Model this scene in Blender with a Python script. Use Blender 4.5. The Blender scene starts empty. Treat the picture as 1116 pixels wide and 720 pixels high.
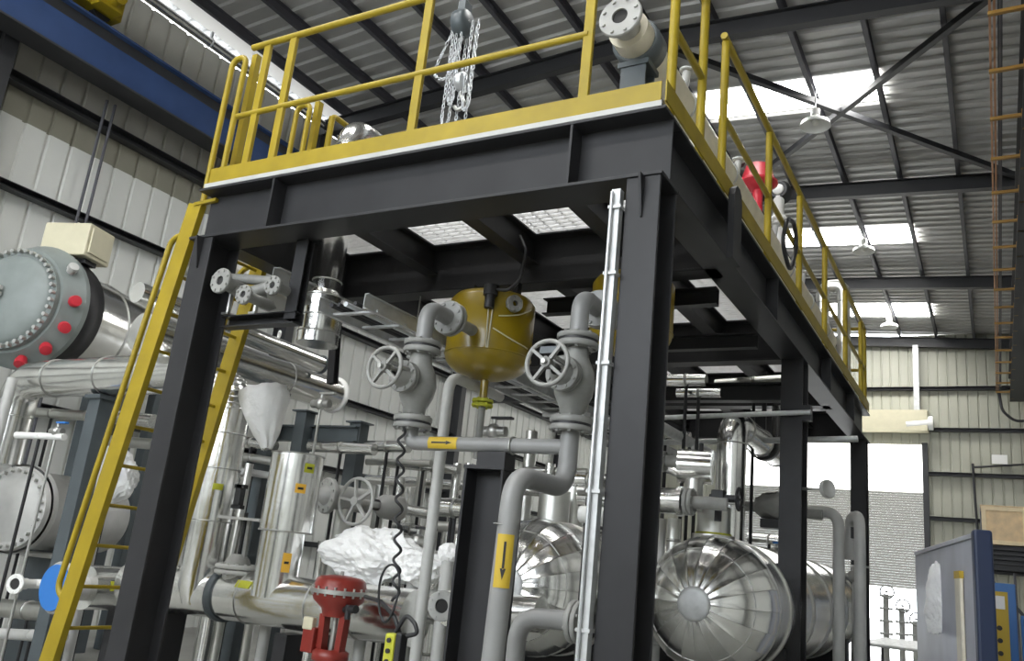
import bpy, bmesh, math, random
from mathutils import Vector as V, Matrix
C = bpy.context.scene
COL = C.collection
PI = math.pi
rnd = random.Random(7)
# ---------------------------------------------------------------- camera, sky, exposure
cam = bpy.data.cameras.new('camera'); cam.sensor_width = 36.0; cam.lens = 920/1116*36
cam.clip_start = 0.05; cam.clip_end = 300
co = bpy.data.objects.new('camera', cam); COL.objects.link(co); C.camera = co
yw, pt, rl = math.radians(-30.5), math.radians(15.3), math.radians(6.0)
fw = V((math.sin(yw)*math.cos(pt), math.cos(yw)*math.cos(pt), math.sin(pt)))
rt = V((math.cos(yw), -math.sin(yw), 0)); up = rt.cross(fw)
rt, up = math.cos(rl)*rt + math.sin(rl)*up, -math.sin(rl)*rt + math.cos(rl)*up
mw = Matrix((rt, up, -fw)).transposed().to_4x4(); mw.translation = V((0, 0, 1.55)); co.matrix_world = mw
wd = bpy.data.worlds.new('sky'); C.world = wd; wd.use_nodes = True
bg = wd.node_tree.nodes['Background']; bg.inputs[0].default_value = (0.90, 0.95, 1.0, 1); bg.inputs[1].default_value = 6.0
C.view_settings.view_transform = 'Standard'; C.view_settings.look = 'None'
C.view_settings.gamma = 1.0; C.view_settings.use_curve_mapping = False
C.view_settings.exposure = 0.65
C.cycles.max_bounces = 8; C.cycles.diffuse_bounces = 4; C.cycles.glossy_bounces = 4
C.cycles.use_denoising = True
C.cycles.sample_clamp_indirect = 6.0
SKYLIGHT = 20.0
# ---------------------------------------------------------------- materials
def mat(name, col, rough=0.5, metal=0.0, noise=0.0, nscale=6.0, bump=0.0, bscale=20.0, emit=0.0, trans=0.0, alpha=1.0, coat=0.0, spec=0.5):
    m = bpy.data.materials.new(name); m.use_nodes = True
    nt = m.node_tree; b = nt.nodes['Principled BSDF']
    b.inputs['Base Color'].default_value = (*col, 1); b.inputs['Roughness'].default_value = rough
    b.inputs['Metallic'].default_value = metal
    b.inputs['Specular IOR Level'].default_value = spec
    if coat: b.inputs['Coat Weight'].default_value = coat
    if trans: b.inputs['Transmission Weight'].default_value = trans
    if alpha < 1: b.inputs['Alpha'].default_value = alpha
    if emit:
        b.inputs['Emission Color'].default_value = (1.0, 0.99, 0.96, 1); b.inputs['Emission Strength'].default_value = emit
    tc = nt.nodes.new('ShaderNodeTexCoord')
    if noise:
        n = nt.nodes.new('ShaderNodeTexNoise'); n.inputs['Scale'].default_value = nscale; n.inputs['Detail'].default_value = 5
        r = nt.nodes.new('ShaderNodeValToRGB')
        r.color_ramp.elements[0].position = 0.3; r.color_ramp.elements[1].position = 0.75
        r.color_ramp.elements[0].color = (*[c*(1-noise) for c in col], 1)
        r.color_ramp.elements[1].color = (*[min(1, c*(1+noise)) for c in col], 1)
        nt.links.new(tc.outputs['Object'], n.inputs['Vector']); nt.links.new(n.outputs['Fac'], r.inputs['Fac'])
        nt.links.new(r.outputs['Color'], b.inputs['Base Color'])
    if bump:
        n2 = nt.nodes.new('ShaderNodeTexNoise'); n2.inputs['Scale'].default_value = bscale; n2.inputs['Detail'].default_value = 3
        bp = nt.nodes.new('ShaderNodeBump'); bp.inputs['Strength'].default_value = bump; bp.inputs['Distance'].default_value = 0.02
        nt.links.new(tc.outputs['Object'], n2.inputs['Vector']); nt.links.new(n2.outputs['Fac'], bp.inputs['Height'])
        nt.links.new(bp.outputs['Normal'], b.inputs['Normal'])
    return m
M = dict(
    steel=mat('dark grey paint', (0.030, 0.030, 0.032), 0.42, noise=0.12, nscale=4, spec=0.22),
    yellow=mat('yellow paint', (0.32, 0.235, 0.012), 0.40, noise=0.14, nscale=5, spec=0.35),
    clad=mat('aluminium cladding', (0.86, 0.86, 0.84), 0.20, 1.0, noise=0.08, nscale=3, bump=0.18, bscale=5),
    cladm=mat('matt aluminium cladding', (0.66, 0.66, 0.63), 0.33, 1.0, noise=0.10, nscale=4, bump=0.12, bscale=7),
    seam=mat('cladding seam', (0.42, 0.42, 0.40), 0.4, 1.0),
    galv=mat('galvanised steel', (0.50, 0.51, 0.51), 0.45, 0.35, noise=0.15, nscale=14),
    grating=mat('galvanised grating', (0.78, 0.78, 0.78), 0.5, 0.15, noise=0.08, nscale=14),
    pipe=mat('grey pipe paint', (0.2475, 0.2475, 0.2438), 0.38, noise=0.10, nscale=6),
    valve=mat('grey valve paint', (0.2592, 0.2592, 0.2448), 0.42, noise=0.15, nscale=12),
    light=mat('pale grey paint', (0.4510, 0.4510, 0.4346), 0.45, noise=0.08, nscale=7),
    flangegrey=mat('grey green primer', (0.2040, 0.2312, 0.2244), 0.45, noise=0.10, nscale=5),
    slate=mat('slate blue grey paint', (0.075, 0.090, 0.098), 0.45, noise=0.12, nscale=5),
    black=mat('black rubber', (0.018, 0.018, 0.020), 0.5),
    bolt=mat('zinc bolts', (0.45, 0.45, 0.43), 0.35, 0.8),
    darkbore=mat('dark bore', (0.02, 0.02, 0.02), 0.7),
    red=mat('red paint', (0.2250, 0.0263, 0.0188), 0.35, noise=0.10, nscale=8),
    redcap=mat('red plastic cap', (0.4960, 0.0240, 0.0400), 0.4),
    blue=mat('blue plastic', (0.0255, 0.1700, 0.5270), 0.4),
    bluepaint=mat('dark blue paint', (0.045, 0.085, 0.21), 0.22, noise=0.12, nscale=2, coat=0.4),
    cabblue=mat('bright blue cabinet', (0.03, 0.15, 0.42), 0.4),
    panel=mat('grey blue panel', (0.50, 0.52, 0.60), 0.45, noise=0.10, nscale=2.5),
    navy=mat('navy frame paint', (0.014, 0.026, 0.070), 0.4),
    cream=mat('cream paint', (0.5580, 0.5220, 0.3780), 0.5, noise=0.05),
    wrap=mat('cream wrapping', (0.72, 0.67, 0.54), 0.45, noise=0.12, nscale=6, bump=0.25, bscale=9),
    film=mat('white plastic film', (0.90, 0.90, 0.89), 0.30, noise=0.04, bump=0.6, bscale=16),
    wood=mat('pine boards', (0.80, 0.60, 0.36), 0.6, noise=0.15, nscale=7),
    batten=mat('pale pine battens', (0.92, 0.76, 0.50), 0.6, noise=0.08, nscale=7),
    amber=mat('yellow vessel paint', (0.2448, 0.1692, 0.0043), 0.32, noise=0.15, nscale=4, coat=0.3),
    tag=mat('yellow label', (0.52, 0.36, 0.025), 0.5),
    limetag=mat('lime label', (0.45, 0.46, 0.03), 0.5),
    orangetag=mat('orange label', (0.80, 0.45, 0.05), 0.5),
    ink=mat('label ink', (0.02, 0.02, 0.02), 0.6),
    orange=mat('orange brackets', (0.36, 0.20, 0.04), 0.5),
    copper=mat('copper conductor', (0.50, 0.28, 0.16), 0.4, 0.6),
    lamp=mat('white lamp shade', (0.85, 0.85, 0.82), 0.35, emit=0.0),
    bulb=mat('lamp bulb', (0.9, 0.9, 0.85), 0.3),
    concrete=mat('concrete floor', (0.30, 0.30, 0.28), 0.55, noise=0.20, nscale=1.3),
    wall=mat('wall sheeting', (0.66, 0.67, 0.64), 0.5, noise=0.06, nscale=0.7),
    walltop=mat('upper sheeting in shade tone', (0.34, 0.33, 0.29), 0.5, noise=0.08, nscale=0.7),  # darker tone paints the shade above the wall's light cut-off
    wallband=mat('olive sheeting in shade tone', (0.25, 0.24, 0.19), 0.5, noise=0.08, nscale=0.7),  # olive tone paints in the shade around the girt
    wallb=mat('back wall sheeting', (0.39, 0.39, 0.32), 0.5, noise=0.06, nscale=0.9),
    roof=mat('roof sheeting', (0.50, 0.50, 0.49), 0.40, 0.15, noise=0.10, nscale=1.5),
    girt=mat('dark girts', (0.0280, 0.0288, 0.0320), 0.5),
    purlin=mat('grey purlins', (0.0765, 0.0765, 0.0900), 0.5),
    shutter=mat('shutter slats', (0.40, 0.40, 0.37), 0.45),
    skylight=mat('translucent roof sheet', (0.9, 0.9, 0.88), 0.5, emit=SKYLIGHT),
    glaze=mat('translucent wall panel', (0.9, 0.9, 0.88), 0.5, emit=3.0),
    whitepl=mat('white plastic', (0.80, 0.80, 0.78), 0.45),
    hose=mat('braided hose', (0.62, 0.64, 0.66), 0.3, 0.7),
    ground=mat('yard ground', (0.55, 0.53, 0.50), 0.8),
)
# ---------------------------------------------------------------- mesh helpers
def basis(ax):
    ax = V(ax).normalized()
    h = V((0, 0, 1)) if abs(ax.z) < 0.9 else V((0, 1, 0))
    a = ax.cross(h).normalized(); b = ax.cross(a).normalized()
    return ax, a, -b
class MB:
    def __init__(s): s.v = []; s.f = []; s.sm = []
    def add(s, vs, fs, smooth=False):
        o = len(s.v); s.v += [V(p) for p in vs]
        for f in fs: s.f.append(tuple(i+o for i in f)); s.sm.append(smooth)
        return s
    def box(s, lo, hi):
        x0, y0, z0 = lo; x1, y1, z1 = hi
        return s.add([(x0,y0,z0),(x1,y0,z0),(x1,y1,z0),(x0,y1,z0),(x0,y0,z1),(x1,y0,z1),(x1,y1,z1),(x0,y1,z1)],
                     [(0,3,2,1),(4,5,6,7),(0,1,5,4),(1,2,6,5),(2,3,7,6),(3,0,4,7)])
    def prof(s, p0, p1, pts, upv=(0,0,1), smooth=False):
        """extrude the closed 2-D outline pts (side, up) from p0 to p1"""
        p0, p1 = V(p0), V(p1); d = (p1-p0).normalized(); u = V(upv)
        if abs(d.dot(u)) > 0.98: u = V((0,1,0))
        r = d.cross(u).normalized(); u = r.cross(d).normalized(); n = len(pts)
        vs = [p + r*a + u*b for p in (p0, p1) for a, b in pts]
        fs = [(i, (i+1) % n, n+(i+1) % n, n+i) for i in range(n)] + [tuple(range(n-1,-1,-1)), tuple(range(n, 2*n))]
        return s.add(vs, fs, smooth)
    def bar(s, p0, p1, w, h, upv=(0,0,1)):
        return s.prof(p0, p1, [(-w/2,-h/2),(w/2,-h/2),(w/2,h/2),(-w/2,h/2)], upv)
    def ibeam(s, p0, p1, w, h, tf=0.016, tw=0.012, upv=(0,0,1)):
        a, b, c = w/2, h/2, tw/2
        return s.prof(p0, p1, [(-a,-b),(a,-b),(a,-b+tf),(c,-b+tf),(c,b-tf),(a,b-tf),(a,b),(-a,b),(-a,b-tf),(-c,b-tf),(-c,-b+tf),(-a,-b+tf)], upv)
    def chan(s, p0, p1, w, h, t=0.01, upv=(0,0,1)):
        a, b = w/2, h/2
        return s.prof(p0, p1, [(-a,-b),(a,-b),(a,-b+t),(-a+t,-b+t),(-a+t,b-t),(a,b-t),(a,b),(-a,b)], upv)
    def lathe(s, o, ax, prof, n=24):
        """prof: list of (distance along the axis, radius); a None entry starts a new smooth run"""
        o = V(o); ax, a, b = basis(ax); run = []
        def flush(run):
            k = len(run)
            if k < 2: return
            vs = [o + ax*d + (a*math.cos(t)+b*math.sin(t))*r for d, r in run for t in (2*PI*i/n for i in range(n))]
            s.add(vs, [(j*n+i, j*n+(i+1) % n, (j+1)*n+(i+1) % n, (j+1)*n+i) for j in range(k-1) for i in range(n)], True)
        for p in list(prof)+[None]:
            if p is None: flush(run); run = []
            else: run.append(p)
        return s
    def cyl(s, p0, p1, r, r1=None, n=20):
        p0, p1 = V(p0), V(p1); L = (p1-p0).length; r1 = r if r1 is None else r1
        return s.lathe(p0, p1-p0, [(0,0),(0,r),None,(0,r),(L,r1),None,(L,r1),(L,0)], n)
    def torus(s, c, ax, R, r, n=36, m=10):
        ax, a, b = basis(ax); c = V(c); vs = []
        for i in range(n):
            t = 2*PI*i/n; d = a*math.cos(t)+b*math.sin(t)
            for j in range(m):
                q = 2*PI*j/m; vs.append(c + d*(R+r*math.cos(q)) + ax*r*math.sin(q))
        return s.add(vs, [(i*m+j, ((i+1) % n)*m+j, ((i+1) % n)*m+(j+1) % m, i*m+(j+1) % m) for i in range(n) for j in range(m)], True)
    def tube(s, pts, r, n=14, bend=None, caps=True, k=7):
        path = fillet(pts, bend if bend is not None else r*3, k)
        t0 = (path[1]-path[0]).normalized(); _, a, b = basis(t0); rings = []
        for i, p in enumerate(path):
            t = (path[min(i+1, len(path)-1)]-path[max(i-1, 0)]).normalized()
            a = (a - t*a.dot(t)).normalized(); b = t.cross(a)
            rings.append([p+(a*math.cos(2*PI*j/n)+b*math.sin(2*PI*j/n))*r for j in range(n)])
        vs = [q for R in rings for q in R]; m = len(rings)
        s.add(vs, [(i*n+j, i*n+(j+1) % n, (i+1)*n+(j+1) % n, (i+1)*n+j) for i in range(m-1) for j in range(n)], True)
        if caps:
            s.add(rings[0], [tuple(range(n-1,-1,-1))]); s.add(rings[-1], [tuple(range(n))])
        return s
    def flange(s, c, ax, r, t=0.02, nb=8, bore=0.0, br=0.010):
        """disc flange centred at c with a ring of bolt heads on both sides"""
        ax = V(ax).normalized(); c = V(c); e = r*0.05
        pr = [(-t/2, bore),(-t/2, r-e),None,(-t/2, r-e),(-t/2+e, r),(t/2-e, r),(t/2, r-e),None,(t/2, r-e),(t/2, bore)]
        s.lathe(c, ax, pr, 28)
        if bore: s.lathe(c, ax, [(t/2, bore),(-t/2, bore)], 24)
        _, a, b = basis(ax)
        for i in range(nb):
            q = 2*PI*(i+0.5)/nb; p = c+(a*math.cos(q)+b*math.sin(q))*r*0.80
            s.cyl(p-ax*(t/2+br*0.9), p+ax*(t/2+br*0.9), br, n=6)
        return s
    def patch(s, p, ax, r, face, half, L, n=8):
        """piece of a cylinder wall: centre p on the axis, facing face, half-angle half, length L"""
        ax = V(ax).normalized(); f = V(face); f = (f-ax*f.dot(ax)).normalized(); g = ax.cross(f); p = V(p); vs = []
        for i in range(n+1):
            q = -half+2*half*i/n; d = (f*math.cos(q)+g*math.sin(q))*r
            vs += [p+d-ax*L/2, p+d+ax*L/2]
        return s.add(vs, [(2*i, 2*i+2, 2*i+3, 2*i+1) for i in range(n)], True)
    def arrow(s, p, ax, r, face, L, w):
        """arrow along +ax lying on a cylinder wall of radius r"""
        ax = V(ax).normalized(); f = V(face); f = (f-ax*f.dot(ax)).normalized(); g = ax.cross(f); p = V(p)
        def P(u, v): q = v/r; return p+ax*u+(f*math.cos(q)+g*math.sin(q))*r
        vs = [P(-L/2,-w/5),P(L*.2,-w/5),P(L*.2,w/5),P(-L/2,w/5),P(L*.2,-w/2),P(L/2,0),P(L*.2,w/2)]
        return s.add(vs, [(0,1,2,3),(4,5,6)])
    def sphere(s, c, r, n=14, sc=(1,1,1)):
        c = V(c); vs = []; h = n//2
        for i in range(h+1):
            t = PI*i/h
            for j in range(n):
                q = 2*PI*j/n; vs.append(c+V((r*math.sin(t)*math.cos(q)*sc[0], r*math.sin(t)*math.sin(q)*sc[1], r*math.cos(t)*sc[2])))
        return s.add(vs, [(i*n+j, (i+1)*n+j, (i+1)*n+(j+1) % n, i*n+(j+1) % n) for i in range(h) for j in range(n)], True)
    def build(s, name, m, parent=None, bevel=0.0):
        me = bpy.data.meshes.new(name)
        off = V((0,0,0)); q = parent
        while q is not None: off += q.location; q = q.parent
        lo = off
        if parent is None and s.v:
            lo = V((sum(v.x for v in s.v)/len(s.v), sum(v.y for v in s.v)/len(s.v), min(v.z for v in s.v)))
        me.from_pydata([v-lo for v in s.v], [], s.f)
        me.polygons.foreach_set('use_smooth', s.sm)
        me.materials.append(M[m] if isinstance(m, str) else m); me.update()
        bm = bmesh.new(); bm.from_mesh(me); bmesh.ops.remove_doubles(bm, verts=bm.verts, dist=1e-7) if False else None
        bmesh.ops.recalc_face_normals(bm, faces=bm.faces); bm.to_mesh(me); bm.free()
        o = bpy.data.objects.new(name, me); COL.objects.link(o)
        if parent is None: o.location = lo
        else: o.parent = parent
        if bevel:
            b = o.modifiers.new('edge', 'BEVEL'); b.width = bevel; b.segments = 2; b.limit_method = 'ANGLE'
        return o
def fillet(pts, R, k=7):
    pts = [V(p) for p in pts]
    if len(pts) < 3 or R <= 0: return pts
    out = [pts[0]]
    for i in range(1, len(pts)-1):
        p, a, b = pts[i], pts[i-1]-pts[i], pts[i+1]-pts[i]
        la, lb = a.length, b.length; a.normalize(); b.normalize(); ang = a.angle(b)
        if ang > PI-0.02: out.append(p); continue
        d = min(R/math.tan(ang/2), la*0.49, lb*0.49); s0, s1 = p+a*d, p+b*d
        for j in range(k+1):
            t = j/k; out.append(s0*(1-t)**2+p*2*t*(1-t)*1.0+s1*t*t if False else (s0.lerp(p, t)).lerp(p.lerp(s1, t), t))
    out.append(pts[-1]); return out
def tag(o, label, cat, group=None, kind=None):
    o['label'] = label; o['category'] = cat
    if group: o['group'] = group
    if kind: o['kind'] = kind
    return o
def thing(name, label, cat, loc, group=None, kind='thing'):
    o = bpy.data.objects.new(name, None); COL.objects.link(o); o.location = V(loc); o.empty_display_size = 0.2
    return tag(o, label, cat, group, kind)
def struct(mb, name, m, parent=None):
    o = mb.build(name, m, parent)
    if parent is None: o['kind'] = 'structure'
    return o
def dup(root, d, label, group=None):
    r = root.copy(); COL.objects.link(r); r.location = root.location+V(d); r['label'] = label
    if group: r['group'] = group
    for ch in list(root.children):
        c = ch.copy(); COL.objects.link(c); c.parent = r
        for g in list(ch.children):
            e = g.copy(); COL.objects.link(e); e.parent = c
    return r
# ---------------------------------------------------------------- the hall
XL, XR, YB, YF, RX = -11.6, 1.7, 29.0, -9.0, -5.0
def zr(x): return 9.95-0.06*(x+1.1) if x > RX else 9.95-0.06*(RX+1.1)-0.06*(RX-x)
def corrugated(o, du, lu, dv, lv, nrm, period, rw, h):
    """ribbed sheet: ribs run along dv, repeat along du, stand out along nrm; bottom thickness 6 mm"""
    mb = MB(); o, du, dv, nrm = V(o), V(du).normalized(), V(dv).normalized(), V(nrm).normalized()
    us = []; u = 0.0
    while u < lu-1e-6:
        for a, b in ((0, 0), (period-rw, 0), (period-rw*0.75, h), (period-rw*0.25, h)):
            if u+a <= lu: us.append((u+a, b))
        u += period
    us.append((lu, 0)); n = len(us)
    vs = [o+du*a+nrm*(b+t)+dv*(lv*s) for t in (0, -0.006) for s in (0, 1) for a, b in us]
    fs = [(i, i+1, n+i+1, n+i) for i in range(n-1)]+[(2*n+i, 3*n+i, 3*n+i+1, 2*n+i+1) for i in range(n-1)]
    return mb.add(vs, fs)
fl = MB().box((XL-0.3, YF-0.2, -0.2), (XR+0.3, YB+0.3, 0.0)); struct(fl, 'floor', 'concrete')
yd = MB().box((-60, -70, -0.4), (60, YF-0.2, -0.02)); struct(yd, 'ground', 'ground')
yd = MB().box((-60, YB+0.3, -0.4), (60, 90, -0.02)); struct(yd, 'ground', 'ground')
for z0, z1, m, n in ((0, 6.78, 'wall', 'wall_left'), (6.78, 7.42, 'wallband', 'wall_left'), (7.42, 9.62, 'walltop', 'wall_left')):  # band colours stand in for the light cut-off and girt shade
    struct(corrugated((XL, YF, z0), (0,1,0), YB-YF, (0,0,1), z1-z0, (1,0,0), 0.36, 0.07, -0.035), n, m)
struct(corrugated((XR, YF, 0), (0,1,0), YB-YF, (0,0,1), 9.75, (-1,0,0), 0.36, 0.09, 0.035), 'wall_right', 'wall')
wb = MB()
for x0, x1, z0, z1 in ((XL, -7.6, 0, 9.9), (-1.9, XR, 0, 9.9), (-7.6, -1.9, 6.35, 9.9)):
    m = corrugated((x0, YB, z0), (1,0,0), x1-x0, (0,0,1), z1-z0, (0,-1,0), 0.27, 0.06, -0.03)
    wb.add(m.v, m.f)
struct(wb, 'wall_back', 'wallb')
# unseen near end, shaped for its light: open above, blocked by a lower wall
wf = MB()
for z0, z1 in ((0, 4.2), (9.0, 10.1)):
    m = corrugated((XL, YF, z0), (1,0,0), XR-XL, (0,0,1), z1-z0, (0,1,0), 0.27, 0.06, -0.03); wf.add(m.v, m.f)
struct(wf, 'wall_front_unseen', 'wallb')
rf = MB()
for x0, x1 in ((RX, XR+0.2), (XL-0.2, RX)):
    m = corrugated((x0, YF, zr(x0)), (0,1,0), YB-YF+0.3, V((x1-x0, 0, zr(x1)-zr(x0))), V((x1-x0, 0, zr(x1)-zr(x0))).length, (0.06, 0, -1), 0.30, 0.10, 0.045)
    rf.add(m.v, m.f)
struct(rf, 'ceiling', 'roof')
k = 0
for i in range(13):                                                 # purlins along the hall
    x = 0.69-1.04*i
    if x < XL+0.15: break
    k += 1; struct(MB().chan((x, YF, zr(x)-0.145), (x, YB, zr(x)-0.145), 0.075, 0.19, 0.006), 'trim_%d' % k, 'purlin')
for y in (-0.9, 5.1, 11.0, 17.05, 22.95, 28.75):                    # rafters on every portal, columns under their ends
    for x0, x1 in ((XR-0.1, RX), (RX, XL+0.1)):
        k += 1; struct(MB().ibeam((x0, y, zr(x0)-0.40), (x1, y, zr(x1)-0.40), 0.16, 0.31), 'trim_%d' % k, 'girt')
    for x in (XR-0.22, XL+0.22):
        k += 1; struct(MB().ibeam((x, y, 0.0), (x, y, zr(x)-0.55), 0.2, 0.32, upv=(1,0,0)), 'trim_%d' % k, 'girt')
for z in (7.24, 5.76, 4.36, 2.96, 1.5):                             # wall girts
    for x in (XL+0.13, XR-0.13):
        k += 1; struct(MB().chan((x, YF, z), (x, YB, z), 0.18, 0.15 if z > 7 else 0.10, 0.008), 'trim_%d' % k, 'girt')
for z, x0 in ((8.12, XL), (6.82, -1.8), (5.46, -1.8), (4.12, -1.8), (2.7, -1.8)):
    k += 1; struct(MB().chan((x0, YB-0.12, z), (XR, YB-0.12, z), 0.16, 0.11, 0.008), 'trim_%d' % k, 'girt')
k += 1; struct(MB().ibeam((-2.0, YB-0.25, 6.9), (-2.0, YB-0.25, 9.5), 0.16, 0.2, upv=(0,1,0)), 'trim_%d' % k, 'galv')
for x in (-7.68, -1.82):                                            # jambs of the roller door
    k += 1; struct(MB().chan((x, YB-0.12, 0), (x, YB-0.12, 6.4), 0.16, 0.14), 'trim_%d' % k, 'girt')
for p, q in (((-4.4, 11.15, 0), (0.65, 17.0, 0)), ((0.35, 11.15, 0), (-4.7, 16.95, 0))):   # roof cross bracing
    k += 1; a, b = V(p), V(q); a.z, b.z = zr(a.x)-0.36, zr(b.x)-0.36
    struct(MB().bar(a, b, 0.10, 0.10), 'trim_%d' % k, 'girt')
# translucent sheets in the roof, plus unseen ones added for more light
w = 0
for y0, y1, x0, x1 in ((13.35, 14.15, -4.45, -1.36), (20.0, 20.95, -4.45, -1.36), (25.75, 27.0, -4.45, -1.36),
                       (7.2, 7.9, -4.45, -1.36), (1.2, 2.1, -4.45, -1.36), (-4.8, -3.9, -4.45, -1.36),  # unseen roof sheets from here on, added to brighten the hall
                       (1.2, 2.1, -9.0, -6.0), (-4.8, -3.9, -9.0, -6.0)):
    w += 1
    struct(MB().prof((x0, (y0+y1)/2, zr(x0)-0.049), (x1, (y0+y1)/2, zr(x1)-0.049), [(-(y1-y0)/2, -0.003), ((y1-y0)/2, -0.003), ((y1-y0)/2, 0.003), (-(y1-y0)/2, 0.003)]), 'window_%d' % w, 'skylight')
w += 1; x0, x1 = -11.35, -10.85
struct(MB().prof((x0, 10, zr(x0)-0.049), (x1, 10, zr(x1)-0.049), [(-8, -0.003), (8, -0.003), (8, 0.003), (-8, 0.003)]), 'window_%d' % w, mat('dim translucent sheet', (0.8, 0.8, 0.76), 0.5, emit=0.20))  # long strip with a weaker glow than the other roof sheets
w += 1; struct(MB().box((-7.6, YB-0.02, 4.88), (-1.9, YB+0.02, 6.35)), 'window_%d' % w, 'glaze')
# roller door: curtain half down, open below
sl = MB()
for i in range(38):
    z = 2.0+i*0.0758
    sl.prof((-7.6, YB-0.05, z+0.038), (-1.9, YB-0.05, z+0.038), [(-0.012, -0.037), (0.0, -0.037), (0.018, 0.0), (0.0, 0.037), (-0.012, 0.037)])
d1 = struct(sl, 'door_1', 'shutter')
d1b = struct(MB().box((-7.7, YB-0.55, 6.72), (-1.7, YB-0.06, 7.36)), 'hood', 'cream', d1)
mt = MB().cyl((-2.297, 28.600, 6.906), (-1.679, 28.600, 6.971), 0.17, n=16).cyl((-1.679, 28.600, 6.971), (-1.552, 28.600, 6.972), 0.22, n=16)
struct(mt, 'motor', 'whitepl', d1)
# ---------------------------------------------------------------- cranes and high services
def runway(name, x, z0, z1, y0, y1, m, label, cat='crane girder'):
    t = thing(name, label, cat, (x, y0, z0))
    MB().box((x-0.13, y0, z0+0.03), (x+0.13, y1, z1-0.20)).build('web', m, t)
    MB().box((x-0.11, y0, z1-0.20), (x+0.11, y1, z1-0.03)).build('upper_web', 'girt', t)
    MB().box((x-0.21, y0, z0), (x+0.21, y1, z0+0.03)).build('flange', 'girt', t)
    MB().box((x-0.21, y0, z1-0.03), (x+0.21, y1, z1)).build('flange', m, t)
    MB().box((x-0.035, y0, z1), (x+0.035, y1, z1+0.08)).build('rail', 'purlin', t)
    return t
runway('crane_runway', -10.85, 7.55, 8.28, -8.8, 28.5, 'bluepaint', 'dark blue crane runway girder along the wall behind the flanged vessel')
t = runway('crane_runway', 0.72, 7.62, 8.35, -8.8, 28.5, 'girt', 'dark grey crane runway girder beside the orange conductor bars')
for y in (11.0, 17.05, 22.95): MB().box((0.85, y-0.12, 7.2), (1.5, y+0.12, 7.62)).build('bracket', 'girt', t)
e = (-10.850, 5.734, 8.483); ey = e[1]
t = thing('crane_carriage', 'yellow crane end carriage riding on the dark blue runway girder', 'crane', (-10.85, ey-0.9, 8.36))
MB().box((-11.0, ey-1.2, 8.46), (-10.7, ey+0.45, 8.80)).build('carriage_beam', 'yellow', t, 0.015)
for d in (-0.8, 0.2): MB().cyl((-10.9, ey+d, 8.50), (-10.78, ey+d, 8.50), 0.14).build('wheel', 'black', t)
MB().box((-10.68, ey-0.05, 8.42), (-10.45, ey+0.30, 8.72)).cyl((-10.45, ey+0.12, 8.57), (-10.3, ey+0.12, 8.57), 0.11).build('drive_motor', 'yellow', t, 0.01)
t = thing('conductor_bars', 'copper coloured crane conductor bars hung on orange brackets', 'conductor bars', (0.24, -8, 7.85))
for x, z, m in ((0.18, 7.86, 'copper'), (0.225, 7.92, 'copper'), (0.27, 7.98, 'purlin'), (0.30, 8.05, 'purlin')):
    MB().box((x-0.012, -8, z-0.014), (x+0.012, 28.4, z+0.014)).build('conductor_bar', m, t)
for i in range(17):
    y = 9.2+1.18*i
    MB().box((0.16, y-0.025, 7.80), (0.60, y+0.025, 7.84)).box((0.52, y-0.03, 7.62), (0.60, y+0.03, 7.9)).build('bracket', 'orange', t)
t = thing('duct_pipe', 'shiny round pipe running under the eaves above the blue runway girder', 'pipe', (-11.15, 0, 9.35))
MB().cyl((-11.15, -8.8, 9.42), (-11.15, 13.5, 9.42), 0.075).build('pipe', 'clad', t)
for y in (2.0, 5.0, 8.0, 11.0): MB().torus((-11.15, y, 9.42), (0,1,0), 0.078, 0.012, 20, 6).box((-11.17, y-0.02, 9.48), (-11.13, y+0.02, 9.62)).build('clamp', 'galv', t)
for i, (x, y, lab) in enumerate(((-2.36, 13.3, 'white dome high bay lamp under the nearest roof light, by the cross bracing'),
                                 (-2.44, 20.0, 'white dome high bay lamp hanging at the middle roof light'),
                                 (-2.52, 26.3, 'white dome high bay lamp nearest the roller door'))):
    t = thing('high_bay_lamp', lab, 'lamp', (x, y, zr(x)-1.0), 'hanging high bay lamps')
    zt = zr(x)-0.25; z = zr(x)-(0.85 if y < 15 else 0.55)
    MB().cyl((x, y, z+0.16), (x, y, zt), 0.012, n=8).build('hanger', 'galv', t)
    MB().lathe((x, y, z), (0,0,1), [(0.14, 0.0), (0.14, 0.06), (0.06, 0.10), (0.0, 0.23), (-0.07, 0.25), None, (-0.07, 0.25), (-0.065, 0.24), (0.0, 0.21), (0.05, 0.09)], 28).build('lamp_shade', 'lamp', t)
    MB().cyl((x, y, z+0.14), (x, y, z+0.24), 0.075).build('ballast_housing', 'lamp', t)
    MB().sphere((x, y, z+0.0), 0.055).build('bulb', 'bulb', t)
# ---------------------------------------------------------------- the steel platform
ZB, ZT, ZD = 3.47, 3.85, 3.882                                       # beam soffit, beam top, deck
XA, XB = -4.64, -1.46                                                # left and right beam lines
P = thing('steel_platform', 'dark grey painted steel platform frame with grating deck on H-section columns', 'platform', (-3.05, 7.5, 0))
def hcol(x, y, z1, w=0.18, d=0.25): return MB().ibeam((x, y, 0.02), (x, y, z1), w, d, 0.016, 0.012, upv=(0,1,0)).box((x-w/2-0.04, y-d/2-0.04, 0.0), (x+w/2+0.04, y+d/2+0.04, 0.02))
for y in (3.735, 7.35, 11.35):
    for x in (XA, XB):
        if x == XA and y == 7.35: continue
        c = hcol(x, y, ZB).build('platform_column', 'steel', P, 0.004)
MB().ibeam((XA-0.14, 3.725, (ZB+ZT)/2), (XB+0.10, 3.725, (ZB+ZT)/2), 0.25, ZT-ZB, 0.018, 0.012).build('front_beam', 'steel', P, 0.003)
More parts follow.
